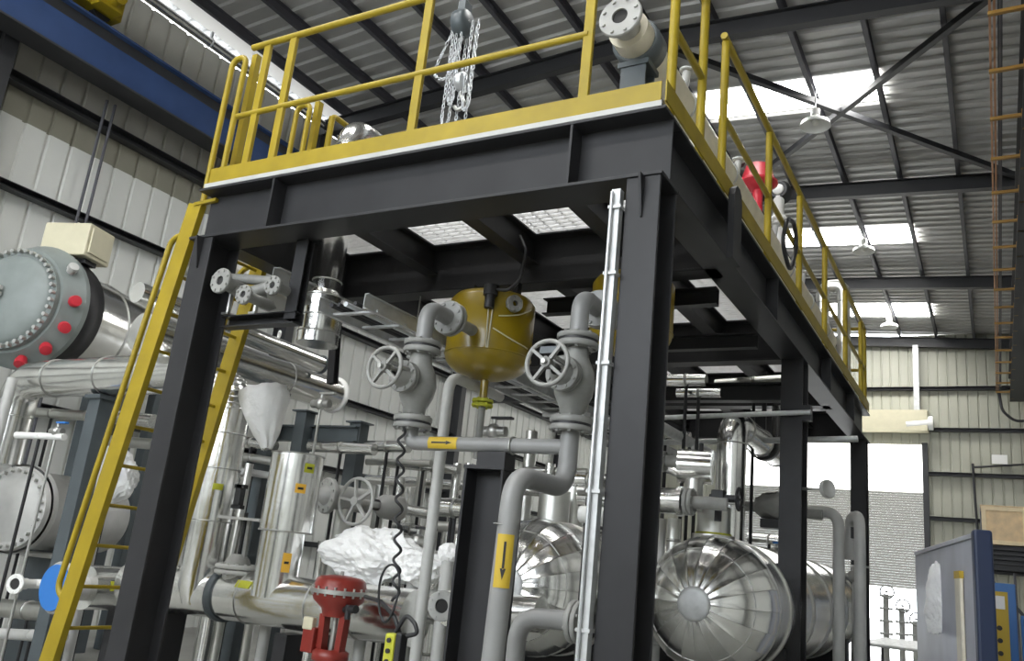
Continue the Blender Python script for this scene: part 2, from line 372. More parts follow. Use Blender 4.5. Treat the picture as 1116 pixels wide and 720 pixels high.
MB().ibeam((XB, 3.855, (ZB+ZT)/2), (XB, 11.6, (ZB+ZT)/2), 0.20, ZT-ZB, 0.018, 0.012).build('side_beam', 'steel', P, 0.003)
MB().ibeam((XA, 3.855, (ZB+ZT)/2), (XA, 11.6, (ZB+ZT)/2), 0.20, ZT-ZB, 0.018, 0.012).build('side_beam', 'steel', P, 0.003)
for y in (5.05, 7.35, 9.3, 11.45):
    MB().ibeam((XA+0.01, y, (ZB+ZT)/2), (XB-0.01, y, (ZB+ZT)/2), 0.18, ZT-ZB, 0.016, 0.011).build('cross_beam', 'steel', P, 0.003)
for x in (-3.75, -2.86, -2.1):
    MB().ibeam((x, 3.78, 3.74), (x, 11.45, 3.74), 0.12, 0.21, 0.012, 0.008).build('joist', 'steel', P)
for x in (-4.06, -1.885):
    MB().box((x-0.007, 3.602, ZB+0.018), (x+0.007, 3.719, ZT-0.018)).build('stiffener', 'steel', P)
for x in (XB-0.006, XA-0.006):
    MB().add([(x, 3.612, ZB-0.001), (x, 3.612, ZB-0.22), (x, 3.60, ZB-0.22), (x, 3.55, ZB-0.001), (x+0.012, 3.612, ZB-0.001), (x+0.012, 3.612, ZB-0.22), (x+0.012, 3.60, ZB-0.22), (x+0.012, 3.55, ZB-0.001)],
             [(0,1,2,3),(7,6,5,4),(0,4,5,1),(1,5,6,2),(2,6,7,3),(3,7,4,0)]).build('gusset', 'steel', P)
MB().prof((XB+0.1, 4.86, 3.46), (XB+0.14, 4.86, 3.46), [(-0.09, 0.0), (0.09, 0.0), (0.09, 0.42), (0.07, 0.47), (0.03, 0.50), (-0.03, 0.50), (-0.07, 0.47), (-0.09, 0.42)]).build('side_plate', 'steel', P)
for y in (6.2, 8.6, 10.2): MB().box((XB+0.008, y-0.007, ZB+0.018), (XB+0.098, y+0.007, ZT-0.018)).build('stiffener', 'steel', P)
g = MB()                                                            # grating: bearing bars across, twisted rods along
x = XA-0.06
nb = int((11.55-3.62)/0.058)
for i in range(nb+1): y = 3.62+i*0.058; g.box((XA-0.06, y, ZT+0.001), (XB+0.06, y+0.006, ZD))
for i in range(33): x = XA-0.05+i*0.1; g.box((x, 3.61, ZD-0.010), (x+0.007, 11.56, ZD+0.002))
ge = MB().box((XA-0.10, 3.600, ZT+0.001), (XB+0.08, 3.606, ZD)).box((XB+0.075, 3.6, ZT+0.001), (XB+0.08, 11.6, ZD)).box((XA-0.1, 3.6, ZT+0.001), (XA-0.095, 11.6, ZD))
g.build('deck_grating', 'grating', P)
ge.build('grating_edge', 'light', P)
MB().chan((-3.93, 3.86, ZB), (-3.93, 3.86, 2.92), 0.10, 0.07, 0.008, upv=(0,1,0)).build('hanger_post', 'steel', P)
MB().chan((-4.56, 3.86, 2.93), (-3.88, 3.86, 2.93), 0.09, 0.08, 0.008).build('hanger_arm', 'steel', P)
MB().chan((-4.654, 5.050, 3.347), (-4.587, 5.050, 2.781), 0.07, 0.06, 0.008, upv=(0,1,0)).build('hanger_post', 'steel', P)
# lower tie rods and struts below the deck
MB().chan((XA+0.09, 7.35, 3.20), (XB-0.09, 7.35, 3.20), 0.12, 0.16, 0.01).build('tie_beam', 'steel', P)
for y in (4.9, 6.0):
    MB().chan((-2.86, y+0.4, 3.40), (XB-0.1, y+0.4, 3.40), 0.08, 0.12, 0.008).build('tie_beam', 'steel', P)
# ---------------------------------------------------------------- guardrails and ladder
def rail_post(mb, x, y, z0, z1, r=0.028): mb.cyl((x, y, z0), (x, y, z1), r, n=12)
TR, MR = 4.97, 4.41
xe, yf = -1.40, 3.615
G = thing('guardrail', 'yellow guardrail along the front edge of the platform, wrapping its near corner', 'guardrail', (-3.0, yf, ZD), 'yellow platform guardrails')
for x in (-4.42, -4.17, -3.005, -1.853):
    MB().box((x-0.03, yf-0.012+0.03, ZD), (x+0.03, yf+0.048, TR-0.02)).build('post', 'yellow', G, 0.004)
for x, y in ((xe, 3.76), (xe, 4.28)):
    m = MB(); rail_post(m, x, y, ZD, TR-0.02, 0.027); m.build('post', 'yellow', G)
MB().tube([(-4.58, yf+0.03, TR), (xe, yf+0.03, TR), (xe, 4.28, TR), (xe, 4.28, TR-0.3)], 0.024, 12, 0.10).build('top_rail', 'yellow', G)
MB().tube([(-4.60, yf+0.03, MR), (-1.853, yf+0.03, MR)], 0.021, 12, 0.08).build('mid_rail', 'yellow', G)
MB().tube([(xe, 3.76, MR), (xe, 4.28, MR)], 0.021, 12).build('mid_rail', 'yellow', G)
MB().box((-4.70, yf-0.012, ZD-0.005), (xe+0.008, yf-0.004, ZD+0.112)).build('toe_plate', 'yellow', G)
MB().box((xe+0.03, yf-0.012, ZD-0.005), (xe+0.038, 4.5, ZD+0.112)).build('toe_plate', 'yellow', G)
G = thing('guardrail', 'yellow guardrail running along the long side of the platform to the back wall end', 'guardrail', (xe, 8, ZD), 'yellow platform guardrails')
for y in (4.73, 5.98, 7.17, 8.45, 9.80, 11.08, 11.42):
    m = MB(); rail_post(m, xe, y, ZD, TR-0.02, 0.027); m.build('post', 'yellow', G)
MB().tube([(xe, 4.68, TR), (xe, 11.45, TR), (xe-0.5, 11.45, TR)], 0.024, 12, 0.08).build('top_rail', 'yellow', G)
MB().tube([(xe, 4.73, MR), (xe, 11.45, MR), (xe-0.5, 11.45, MR)], 0.021, 12, 0.08).build('mid_rail', 'yellow', G)
MB().box((xe+0.03, 4.5, ZD-0.005), (xe+0.038, 11.55, ZD+0.112)).build('toe_plate', 'yellow', G)
G = thing('guardrail', 'yellow guardrail on the ladder side of the platform, beyond the ladder opening', 'guardrail', (-4.66, 8, ZD), 'yellow platform guardrails')
for y in (4.62, 6.3, 8.0, 9.7, 11.4):
    m = MB(); rail_post(m, -4.66, y, ZD, TR-0.02, 0.027); m.build('post', 'yellow', G)
MB().tube([(-4.66, 4.62, TR-0.25), (-4.66, 4.62, TR), (-4.66, 11.45, TR)], 0.024, 12, 0.06).build('top_rail', 'yellow', G)
MB().tube([(-4.66, 4.62, MR), (-4.66, 11.45, MR)], 0.021, 12).build('mid_rail', 'yellow', G)
MB().box((-4.70, 4.55, ZD-0.005), (-4.692, 11.55, ZD+0.112)).build('toe_plate', 'yellow', G)
def lx(z): return -4.92-0.155*(3.8-z)
L = thing('access_ladder', 'yellow steel access ladder leaning on the end of the platform beside the front column', 'ladder', (lx(0)+0.0, 4.07, 0))
for y in (3.72, 4.42):
    MB().chan((lx(0.0), y, 0.0), (lx(3.80), y, 3.80), 0.14, 0.05, 0.008, upv=(0,1,0)).build('stringer', 'yellow', L, 0.003)
for i in range(13):
    z = 0.3+0.27*i; MB().cyl((lx(z), 3.74, z), (lx(z), 4.40, z), 0.013, n=10).build('rung', 'yellow', L)
for y in (3.735, 4.405):
    MB().tube([(lx(3.62)-0.02, y, 3.60), (lx(3.6)-0.19, y, 3.56), (lx(1.06)-0.18, y, 1.06), (lx(1.06)-0.02, y, 1.0)], 0.021, 12, 0.10).build('handrail', 'yellow', L)
for y in (3.70, 4.40):                                                # guards that rise above the deck
    MB().tube([(-4.84, y, 3.80), (-4.84, y, 4.96), (-4.70, y, 4.96), (-4.70, y, 3.9)], 0.022, 12, 0.07).build('deck_guard', 'yellow', L)
    MB().bar((-4.70, y+0.09, 3.88), (-4.70, y+0.09, 5.02), 0.05, 0.05).build('guard_post', 'yellow', L)
    MB().bar((-4.92, y, 3.79), (-4.70, y, 3.80), 0.03, 0.025).build('guard_bracket', 'yellow', L)
# ---------------------------------------------------------------- conduit strip on the near column, tray under the deck
t = thing('cable_channel', 'pale galvanised cable channel clamped up the near corner column', 'cable channel', (-1.60, 3.60, 0))
MB().chan((-1.585, 3.595, 0.05), (-1.585, 3.595, 3.40), 0.045, 0.05, 0.004, upv=(0,1,0)).build('channel', 'galv', t)
MB().cyl((-1.60, 3.555, 0.05), (-1.60, 3.555, 3.38), 0.009, n=8).build('conduit', 'hose', t)
for z in (0.7, 1.3, 1.9, 2.5, 2.95, 3.3): MB().box((-1.618, 3.556, z-0.008), (-1.55, 3.612, z+0.008)).build('clamp', 'galv', t)
t = thing('cable_tray', 'long galvanised cable ladder tray hung under the deck behind the valves', 'cable tray', (-3.62, 6, 3.02))
for x in (-3.80, -3.42):
    MB().chan((x, 3.95, 3.05), (x, 10.9, 3.05), 0.03, 0.10, 0.004).build('side_rail', 'galv', t)
for i in range(22):
    y = 4.1+0.31*i; MB().box((-3.80, y-0.018, 3.015), (-3.42, y+0.018, 3.03)).build('rung', 'galv', t)
for j, x in enumerate((-3.72, -3.66, -3.6, -3.52)): MB().tube([(x, 3.97, 3.046), (x+0.02, 6.5, 3.046), (x, 10.8, 3.046)], 0.014 if j % 2 else 0.018, 8).build('cable', 'black' if j != 2 else 'hose', t)
for y in (5.05, 7.35, 9.3):
    for x in (-3.83, -3.39): MB().cyl((x, y, 3.0), (x, y, ZB), 0.006, n=6).build('hanger_rod', 'bolt', t)
    MB().bar((-3.87, y, 2.99), (-3.35, y, 2.99), 0.04, 0.04).build('hanger_bar', 'galv', t)
t = thing('beam_channel', 'pale primed channel running back under the deck beside the cable tray', 'channel', (-3.2, 6, 3.25))
a, b = V((-4.312, 4.834, 3.300)), V((-4.421, 6.415, 3.300))
MB().chan((a.x, 4.0, 3.30), (a.x, 10.9, 3.30), 0.06, 0.14, 0.007).build('channel', 'light', t)
for y in (5.05, 7.35, 9.3): MB().box((a.x-0.03, y-0.03, 3.37), (a.x+0.03, y+0.03, ZB)).build('hanger', 'galv', t)
# ---------------------------------------------------------------- clad riser through the deck, three-port manifold
t = thing('clad_riser', 'shiny clad riser pipe passing up through the deck to a rounded elbow', 'pipe', (-4.22, 4.42, 3.0))
rx, ry = -4.22, 4.42
MB().tube([(rx, ry, 3.3), (rx, ry, 4.66), (rx, ry+0.75, 4.66)], 0.105, 24, 0.17).build('cladding', 'clad', t)
MB().lathe((rx, ry, 2.92), (0,0,1), [(0, 0), (0, 0.15), None, (0, 0.15), (0.36, 0.15), None, (0.36, 0.15), (0.40, 0.107)], 28).build('cladding_sleeve', 'clad', t)
for z in (3.0, 3.12, 3.27, 3.40): MB().torus((rx, ry, z), (0,0,1), 0.150 if z < 3.3 else 0.106, 0.006, 28, 6).build('cladding_seam', 'seam', t)
for z in (3.95, 4.2, 4.5): MB().torus((rx, ry, z), (0,0,1), 0.106, 0.006, 28, 6).build('cladding_seam', 'seam', t)
MB().cyl((rx+0.12, ry-0.07, 3.14), (rx+0.20, ry-0.12, 3.14), 0.035, n=14).build('instrument_boss', 'valve', t)
t = thing('pipe_manifold', 'grey three-flanged pipe manifold resting on the bracket beside the front column', 'manifold', (-4.25, 3.9, 2.97), None)
for c, r, L in ((V((-4.415, 3.640, 3.151)), 0.088, 0.42), (V((-4.127, 3.600, 3.022)), 0.066, 0.28), (V((-3.989, 3.700, 3.108)), 0.066, 0.36)):
    f = MB().flange(c, (0,1,0), r, 0.024, 8, r*0.36, 0.009).build('flange', 'valve', t)
    MB().lathe(c+V((0,0.012,0)), (0,1,0), [(0, r*0.58), (0.05, r*0.52), (L-0.06, r*0.55), (L, 0.0)], 20).build('spool', 'valve', t)
    MB().lathe(c, (0,1,0), [(0.0, 0), (0.0, r*0.36)], 18).build('bore', 'darkbore', t)
a, b, c = V((-4.609, 3.800, 3.221)), V((-4.310, 3.760, 3.087)), V((-4.161, 3.860, 3.175))
MB().tube([a, b, c], 0.042, 14, 0.03).tube([a+V((0,.02,.03)), c+V((0,0,.03))], 0.035, 12).build('header', 'valve', t)
for q in (0.25, 0.75):
    p = a.lerp(c, q); MB().cyl(p+V((0,0,-0.02)), (p.x, p.y, 2.972), 0.018, n=10).box((p.x-0.03, p.y-0.03, 2.970), (p.x+0.03, p.y+0.03, 2.985)).build('foot', 'bolt', t)
# ---------------------------------------------------------------- on the deck
t = thing('deck_pipe', 'long cream lagged pipe with a big blind-bolted flange running along the deck edge', 'pipe', (-1.80, 7.5, 4.5))
dx, dz = -1.80, 4.70
MB().flange((dx, 3.93, dz), (0,1,0), 0.135, 0.03, 8, 0.05, 0.013).lathe((dx, 3.945, dz), (0,1,0), [(0, 0.09), (0.05, 0.082), (0.12, 0.08)], 24).build('flange', 'light', t)
MB().lathe((dx, 3.93, dz), (0,1,0), [(0, 0), (0, 0.05)], 18).build('bore', 'darkbore', t)
MB().lathe((dx, 4.05, dz), (0,1,0), [(0, 0.0), (0, 0.125), None, (0, 0.125), (7.0, 0.125), None, (7.0, 0.125), (7.0, 0)], 28).build('lagging', 'wrap', t)
for y in (5.0, 6.1, 7.2, 8.3, 9.4, 10.5): MB().torus((dx, y, dz), (0,1,0), 0.125, 0.012, 28, 6).build('lagging_band', 'light', t)
for i in range(5): MB().cyl((dx+0.03, 5.0+i*1.4, dz+0.11), (dx+0.05, 5.0+i*1.4, dz+0.27), 0.03, n=12).flange((dx+0.052, 5.0+i*1.4, dz+0.28), (0.1,0,1), 0.055, 0.016, 4, 0, 0.006).build('nozzle', 'light', t)
t2 = thing('pipe_stand', 'grey post stand carrying the flanged end of the cream deck pipe', 'stand', (dx, 4.2, ZD))
MB().ibeam((dx, 4.25, ZD+0.01), (dx, 4.25, dz-0.17), 0.16, 0.16, 0.012, 0.01, upv=(0,1,0)).box((dx-0.12, 4.12, ZD+0.001), (dx+0.12, 4.38, ZD+0.012)).build('post', 'slate', t2)
MB().lathe((dx, 4.17, dz), (0,1,0), [(0, 0.127), (0, 0.15), (0.16, 0.15), (0.16, 0.127)], 24).box((dx-0.1, 4.16, dz-0.18), (dx+0.1, 4.34, dz-0.145)).build('saddle', 'slate', t2)
t = thing('deck_pipe', 'thinner cream pipe lying on the deck beside the long lagged pipe', 'pipe', (-1.55, 7.5, 4.0))
MB().tube([(-1.56, 4.5, 4.10), (-1.56, 11.3, 4.10)], 0.055, 16).build('pipe', 'wrap', t)
for y in (5.2, 6.9, 8.6, 10.3): MB().box((-1.62, y-0.03, ZD+0.001), (-1.50, y+0.03, 4.05)).build('shoe', 'light', t)
p = V((-1.882, 7.600, 5.379))
t = thing('red_actuator', 'red valve actuator standing on the deck behind the guardrail', 'valve', (p.x, p.y, p.z-0.2))
MB().lathe(p+V((0,0,-0.12)), (0,0,1), [(0, 0), (0, 0.05), (0.05, 0.16), (0.07, 0.19), None, (0.07, 0.19), (0.09, 0.19), None, (0.09, 0.19), (0.12, 0.16), (0.26, 0.12), (0.30, 0.03), (0.3, 0)], 24).build('diaphragm_case', 'redcap', t)
MB().cyl(p+V((0,0,-0.5)), p+V((0,0,-0.1)), 0.05).flange(p+V((0,0,-0.46)), (0,0,1), 0.10, 0.03, 8).build('yoke', 'redcap', t)
MB().sphere(p+V((-0.16,-0.1,0.16)), 0.055).build('gauge', 'black', t)
p = V((-1.832, 8.300, 5.500))
t = thing('deck_valve', 'black and white valve head beside the red actuator on the deck', 'valve', (p.x, p.y, p.z-0.3))
MB().lathe(p+V((0,0.09,0.07)), (0,-1,0), [(0, 0), (0, 0.12), None, (0, 0.12), (0.1, 0.12), (0.14, 0.09), None, (0.14, 0.09), (0.14, 0)], 20).build('positioner', 'black', t)
MB().cyl(p+V((0,0,-0.55)), p+V((0,0,0.0)), 0.055).flange(p+V((0,0,-0.25)), (0,0,1), 0.09, 0.03, 6).lathe(p+V((0,-0.052,0.07)), (0,-1,0), [(0, 0), (0, 0.06), (0.012, 0.055), (0.012, 0)], 18).build('body', 'whitepl', t)
t = thing('hose_coil', 'black cable loop hung on the guardrail mid rail', 'cable', (-1.360, 6.553, 4.277))
q = V((-1.370, 6.601, 4.297))
MB().tube([q+V((0,-0.1,0.14)), q+V((0,-0.26,-0.12)), q+V((0,0.05,-0.26)), q+V((0,0.3,0.05)), q+V((0,0.22,0.24)), q+V((0,-0.02,0.18))], 0.018, 8, 0.15).build('cable', 'black', t)
p = V((-1.748, 11.200, 5.420))
t = thing('return_bend', 'silver clad return bend rising above the far end of the deck', 'pipe', (p.x, 11.2, ZD))
MB().tube([(p.x-0.13, 11.2, ZD+0.01), (p.x-0.13, 11.2, p.z+0.08), (p.x+0.13, 11.2, p.z+0.08), (p.x+0.13, 11.2, ZD+0.01)], 0.085, 20, 0.16, k=10).build('cladding', 'cladm', t)
for s in (-1, 1): MB().torus((p.x+0.13*s, 11.2, p.z-0.15), (0,0,1), 0.086, 0.007, 22, 6).build('cladding_seam', 'seam', t)
# ---------------------------------------------------------------- chain hoist hanging over the deck
h = V((-3.662, 4.900, 5.359))
t = thing('chain_hoist', 'chain hoist with looped bright chains hanging above the front guardrail', 'chain hoist', (h.x, h.y, 4.2))
def chain(mb, pts, r=0.012, seg=0.045):
    path = fillet(pts, 0.1); acc = []
    for a, b in zip(path, path[1:]):
        n = max(1, int((b-a).length/seg))
        for i in range(n): acc.append((a.lerp(b, i/n), b.lerp(a, 0) if n == 1 else a.lerp(b, (i+1)/n)))
    for i, (a, b) in enumerate(acc):
        d = (b-a).normalized(); _, u, w = basis(d); s_ = u if i % 2 else w; m = (a+b)/2; hl = (b-a).length*0.62
        pts_ = [m+d*hl*math.cos(q)+s_*r*math.sin(q) for q in (2*PI*j/8 for j in range(8))]
        mb.tube(pts_+[pts_[0]], 0.0042, 5, 0, caps=False)
    return mb
zt = 9.4
MB().tube([h+V((0,0,0.6)), (h.x, h.y, zt)], 0.012, 8).build('suspension_rope', 'hose', t)
MB().lathe(h+V((-0.06,0,0.42)), (1,0,0), [(0, 0), (0, 0.10), (0.02, 0.12), (0.1, 0.12), (0.12, 0.10), (0.12, 0)], 20).box(h+V((-0.035,-0.05,0.5)), h+V((0.035,0.05,0.62))).build('hoist_body', 'slate', t)
MB().lathe(h+V((0.03,0,-0.14)), (1,0,0), [(0, 0), (0, 0.07), (0.015, 0.085), (0.06, 0.085), (0.075, 0.07), (0.075, 0)], 18).build('hook_block', 'hose', t)
MB().tube([h+V((0.07,0,-0.2)), h+V((0.07,0,-0.27)), h+V((0.13,0,-0.34)), h+V((0.07,0,-0.40)), h+V((0.02,0,-0.35))], 0.016, 8, 0.05).build('hook', 'bolt', t)
for k_, (dx_, dy_, zb, sp) in enumerate(((-0.10, 0.02, -0.50, 0.07), (-0.02, -0.04, -0.35, 0.05), (0.02, 0.05, -0.62, 0.09), (0.12, -0.03, -0.42, 0.06))):
    p = h+V((dx_, dy_, 0.4))
    chain(MB(), [p, p+V((0,0,zb-0.35)), p+V((sp/2,0,zb-0.42)), p+V((sp,0,zb-0.35)), p+V((sp,0,0.0))]).build('chain', 'hose', t)
chain(MB(), [h+V((-0.06,0,0.45)), h+V((-0.22,0.05,0.2)), h+V((-0.24,0.0,0.0)), h+V((-0.1,0,-0.1)), h+V((0.06,0,0.44))]).build('chain', 'hose', t)
# ---------------------------------------------------------------- grey valve spool between the columns
YV = 4.10
def decal(parent, p, ax, r, face, L=0.17, half=0.62, rev=False):
    o = MB().patch(p, ax, r+0.0045, face, half, L).build('flow_label', 'tag', parent)
    a = -V(ax) if rev else V(ax)
    MB().arrow(p, a, r+0.006, face, L*0.72, r*0.55).build('flow_arrow', 'ink', o)
    return o
CAMD = V((0.45, -0.89, 0))
S = thing('pipe_spool', 'grey painted pipe spool with yellow arrow label joining the two gate valves', 'pipe', (-2.5, YV, 0))
xl, xr, zh, rp = -3.04, -1.985, 2.178, 0.052
MB().tube([(xl, YV, 2.29), (xl, YV, zh), (xr, YV, zh)], rp*0.82, 18, 0.11).build('cross_pipe', 'pipe', S)
MB().tube([(xr, YV, 2.32), (xr, YV, 1.955), (-2.0, 3.56, 1.955), (-2.04, 3.56, 0.02)], rp, 20, 0.14, k=10).build('drop_pipe', 'pipe', S)
MB().flange((-2.04, 3.56, 0.02), (0,0,1), 0.11, 0.02, 8).build('floor_flange', 'pipe', S)
for z in (1.72,): MB().torus((-2.025, 3.56, z), (0,0,1), rp, 0.004, 20, 6).torus((xr, YV, 2.05), (0,0,1), rp, 0.004, 20, 6).build('weld', 'valve', S)
decal(S, V((-2.78, YV, zh)), (1,0,0), rp*0.82, CAMD, 0.20, 0.8)
decal(S, V((-2.009, 3.56, 1.555)), (0,0,-1), rp, CAMD, 0.24, 0.75)
for x, lab, px in ((xl, 'a', 0), (xr, 'b', 0)):
    m = MB().tube([(x, YV, 2.77), (x, YV, 3.035), (x, YV+0.22, 3.035)], rp, 20, 0.13, k=10)
    m.build('riser_elbow', 'pipe', S)
    MB().flange((x, YV+0.235, 3.035), (0,1,0), 0.115, 0.03, 8, 0, 0.011).build('flange', 'valve', S)
    MB().flange((x, YV+0.275, 3.035), (0,1,0), 0.115, 0.028, 8, 0, 0.011).cyl((x, YV+0.28, 3.035), (x, YV+0.62, 3.035), 0.04).build('flange', 'valve', S)
    for z in (2.792, 2.276): MB().flange((x, YV, z), (0,0,1), 0.118, 0.03, 8, 0, 0.011).build('flange', 'valve', S)
MB().torus((-2.33, YV, zh), (1,0,0), 0.048, 0.006, 20, 6).build('u_bolt', 'bolt', S)
def gate_valve(x, label, plate):
    t = thing('gate_valve', label, 'valve', (x, YV, 2.30), 'grey gate valves between the columns')
    for z in (2.745, 2.322): MB().flange((x, YV, z), (0,0,1), 0.118, 0.034, 8, 0, 0.011).build('flange', 'valve', t)
    for z in (2.769, 2.298): MB().cyl((x, YV, z-0.007), (x, YV, z+0.007), 0.112).build('gasket', 'black', t)
    MB().lathe((x, YV, 2.33), (0,0,1), [(0, 0.062), (0.06, 0.072), (0.13, 0.105), (0.20, 0.118), (0.27, 0.105), (0.34, 0.072), (0.41, 0.062)], 26).build('body', 'valve', t)
    c = V((x, YV, 2.55))
    MB().flange(c+V((0,-0.125,0)), (0,1,0), 0.098, 0.026, 8, 0, 0.010).flange(c+V((0,-0.155,0.0)), (0,1,0), 0.098, 0.024, 8, 0, 0.010).lathe(c+V((0,-0.165,0)), (0,-1,0), [(0, 0.07), (0.04, 0.05), (0.07, 0.03)], 18).build('bonnet', 'valve', t)
    for s in (-1, 1): MB().bar(c+V((s*0.05,-0.16,0.03)), c+V((s*0.028,-0.315,0.045)), 0.018, 0.02).build('yoke_arm', 'valve', t)
    w = V((x+0.0, YV-0.34, 2.56))
    MB().cyl(c+V((0,-0.17,0.03)), w+V((0,-0.05,0)), 0.013, n=10).build('stem', 'bolt', t)
    wheel = MB().torus(w, (0,1,0), 0.118, 0.0125, 40, 10).build('handwheel', 'valve', t)
    MB().lathe(w+V((0,0.02,0)), (0,-1,0), [(0, 0), (0, 0.03), (0.045, 0.028), None, (0.045, 0.028), (0.045, 0.012), (0.02, 0.01)], 16).build('hub', 'valve', wheel)
    sp = MB()
    for i in range(4):
        q = PI/4+PI/2*i+0.12; sp.bar(w+V((math.cos(q)*0.025, 0, math.sin(q)*0.025)), w+V((math.cos(q)*0.112, 0, math.sin(q)*0.112)), 0.016, 0.022, (0,1,0))
    sp.build('spokes', 'valve', wheel)
    if plate:
        MB().prof(w+V((0, 0.006, 0.068)), w+V((0, -0.002, 0.068)), [(-0.052, -0.016), (0.052, -0.016), (0.046, 0.020), (-0.046, 0.020)]).build('name_plate', 'slate', wheel)
    return t
gate_valve(xl, 'grey gate valve with plain four-spoke handwheel, beside the coiled black cable', False)
gate_valve(xr, 'grey gate valve whose handwheel carries a dark plate, beside the cable channel column', True)
# support column behind the drop pipe
t = thing('support_column', 'short dark grey H-section support column standing behind the arrow-labelled drop pipe', 'column', (-2.36, 4.12, 0))
MB().ibeam((-2.44, 4.12, 0.02), (-2.44, 4.12, 2.03), 0.25, 0.25, 0.016, 0.012, upv=(1,0,0)).build('shaft', 'steel', t, 0.003)
MB().box((-2.60, 3.96, 0.0), (-2.28, 4.28, 0.02)).build('base_plate', 'steel', t)
MB().box((-2.57, 3.99, 2.03), (-2.31, 4.25, 2.05)).box((-2.52, 4.04, 2.05), (-2.34, 4.16, 2.132)).build('cap_plate', 'steel', t)
t = thing('standpipe', 'thin pale grey standpipe rising behind the spool from floor to cable tray', 'pipe', (-3.16, 4.62, 0))
MB().tube([(-3.165, 4.62, 0.02), (-3.165, 4.62, 2.72), (-3.165, 5.3, 2.72)], 0.038, 18, 0.12).build('pipe', 'light', t)
MB().flange((-3.165, 4.62, 0.02), (0,0,1), 0.09, 0.02, 6).build('floor_flange', 'light', t)
# elbow spool low in front of the left hand pressure vessel
t = thing('elbow_spool', 'grey elbow spool with a bolted flange low in front of the fluted vessel head', 'pipe', (-1.95, 3.9, 0))
MB().tube([(-2.085, 3.9, 0.02), (-2.085, 3.9, 1.30), (-1.79, 3.9, 1.31)], 0.047, 20, 0.13, k=10).build('elbow', 'pipe', t)
MB().flange((-1.785, 3.9, 1.31), (1,0,0), 0.10, 0.026, 8, 0, 0.010).flange((-1.755, 3.9, 1.31), (1,0,0), 0.10, 0.024, 8, 0, 0.010).build('flange', 'valve', t)
MB().flange((-2.085, 3.9, 0.02), (0,0,1), 0.10, 0.02, 8).build('floor_flange', 'pipe', t)
# coiled cable and pendant
t = thing('coiled_cable', 'black coiled cable hanging from the grey spool beside the pale standpipe', 'cable', (-2.933, 4.020, 1.230))
a, b = V((-3.052, 4.020, 2.243)), V((-2.935, 4.020, 1.279))
pts = []
for i in range(19*8+1):
    q = i/8; f = i/(19*8); pts.append(a.lerp(b, f)+V((math.cos(q*PI*0.9)*0.020, math.sin(q*PI*0.9)*0.020, 0)))
MB().tube([a+V((0.01,0.05,0.09)), a+V((0,0,0.03))]+pts, 0.0085, 7, 0).build('coil', 'black', t)
c = V((-2.991, 4.020, 1.347))
MB().tube([V((-3.369, 4.300, 1.262)), V((-3.096, 4.100, 1.262)), V((-2.927, 4.020, 1.197)), V((-2.876, 4.020, 1.116))], 0.012, 8, 0.05).build('lead', 'black', t)
loop = [c+V((math.cos(q)*0.085*0.8, 0.01*math.sin(2*q), math.sin(q)*0.155-0.03)) for q in (2*PI*i/24 for i in range(25))]
MB().tube(loop, 0.007, 7, 0).build('loop', 'black', t)
k2 = V((-2.813, 4.000, 1.162))
MB().tube([k2+V((-0.08,0,-0.04)), k2+V((-0.02,0,0.06)), k2+V((0.04,0,0.02)), k2+V((0.07,0,-0.03)), k2+V((0.0,0,-0.05))], 0.012, 8, 0.04).build('loop', 'black', t)
p = V((-2.895, 4.020, 1.047))
t = thing('control_pendant', 'lime yellow and black pendant controller hanging at the end of the coiled cable', 'pendant controller', (p.x, p.y, p.z-0.13))
MB().box((p.x-0.055, p.y-0.035, p.z-0.16), (p.x+0.012, p.y+0.035, p.z+0.065)).build('housing', 'limetag', t, 0.012)
MB().box((p.x+0.014, p.y-0.035, p.z-0.16), (p.x+0.055, p.y+0.035, p.z+0.075)).build('grip', 'black', t, 0.012)
for i in range(3): MB().cyl((p.x-0.02, p.y-0.036, p.z+0.03-i*0.055), (p.x-0.02, p.y-0.046, p.z+0.03-i*0.055), 0.013, n=12).build('button', 'black', t)
# ---------------------------------------------------------------- yellow vessels under the deck
def yellow_vessel(x, y, r, z0, z1, label):
    t = thing('yellow_vessel', label, 'vessel', (x, y, z0-0.25), 'yellow painted vessels under the deck')
    pr = [(0, 0.0)]+[(0.16*(1-math.cos(q)), r*math.sin(q)) for q in (PI/2*i/9 for i in range(1, 10))]+[(z1-z0-0.06, r), (z1-z0-0.02, r*0.9), (z1-z0, r*0.55), (z1-z0+0.0, 0)]
    MB().lathe((x, y, z0), (0,0,1), pr, 40).build('shell', 'amber', t)
    MB().torus((x, y, z0+0.16), (0,0,1), r, 0.006, 40, 6).build('weld_seam', 'amber', t)
    MB().cyl((x, y, z0-0.14), (x, y, z0+0.02), 0.028).build('drain_pipe', 'amber', t)
    MB().flange((x, y, z0-0.15), (0,0,1), 0.075, 0.022, 6, 0, 0.008).flange((x, y, z0-0.18), (0,0,1), 0.075, 0.022, 6, 0, 0.008).build('drain_flange', 'limetag', t)
    MB().cyl((x, y, z0-0.55), (x, y, z0-0.19), 0.026).build('drain_leg', 'valve', t)
    for s in (-1, 1): MB().box((x+s*r*0.6-0.02, y-0.03, z1-0.05), (x+s*r*0.6+0.02, y+0.03, ZB)).build('hanger_lug', 'steel', t)
    return t
t = yellow_vessel(-3.08, 4.93, 0.305, 2.76, 3.37, 'large yellow vessel with dished bottom hung below the cross beam between the valves')
def on_shell(a0, z0_, a1, z1_, n=14): return [V((-3.08+math.sin(a)*0.309, 4.93-math.cos(a)*0.309, z-0.07)) for a, z in ((a0+(a1-a0)*i/n, z0_+(z1_-z0_)*i/n-0.02*math.sin(PI*i/n)) for i in range(n+1))]
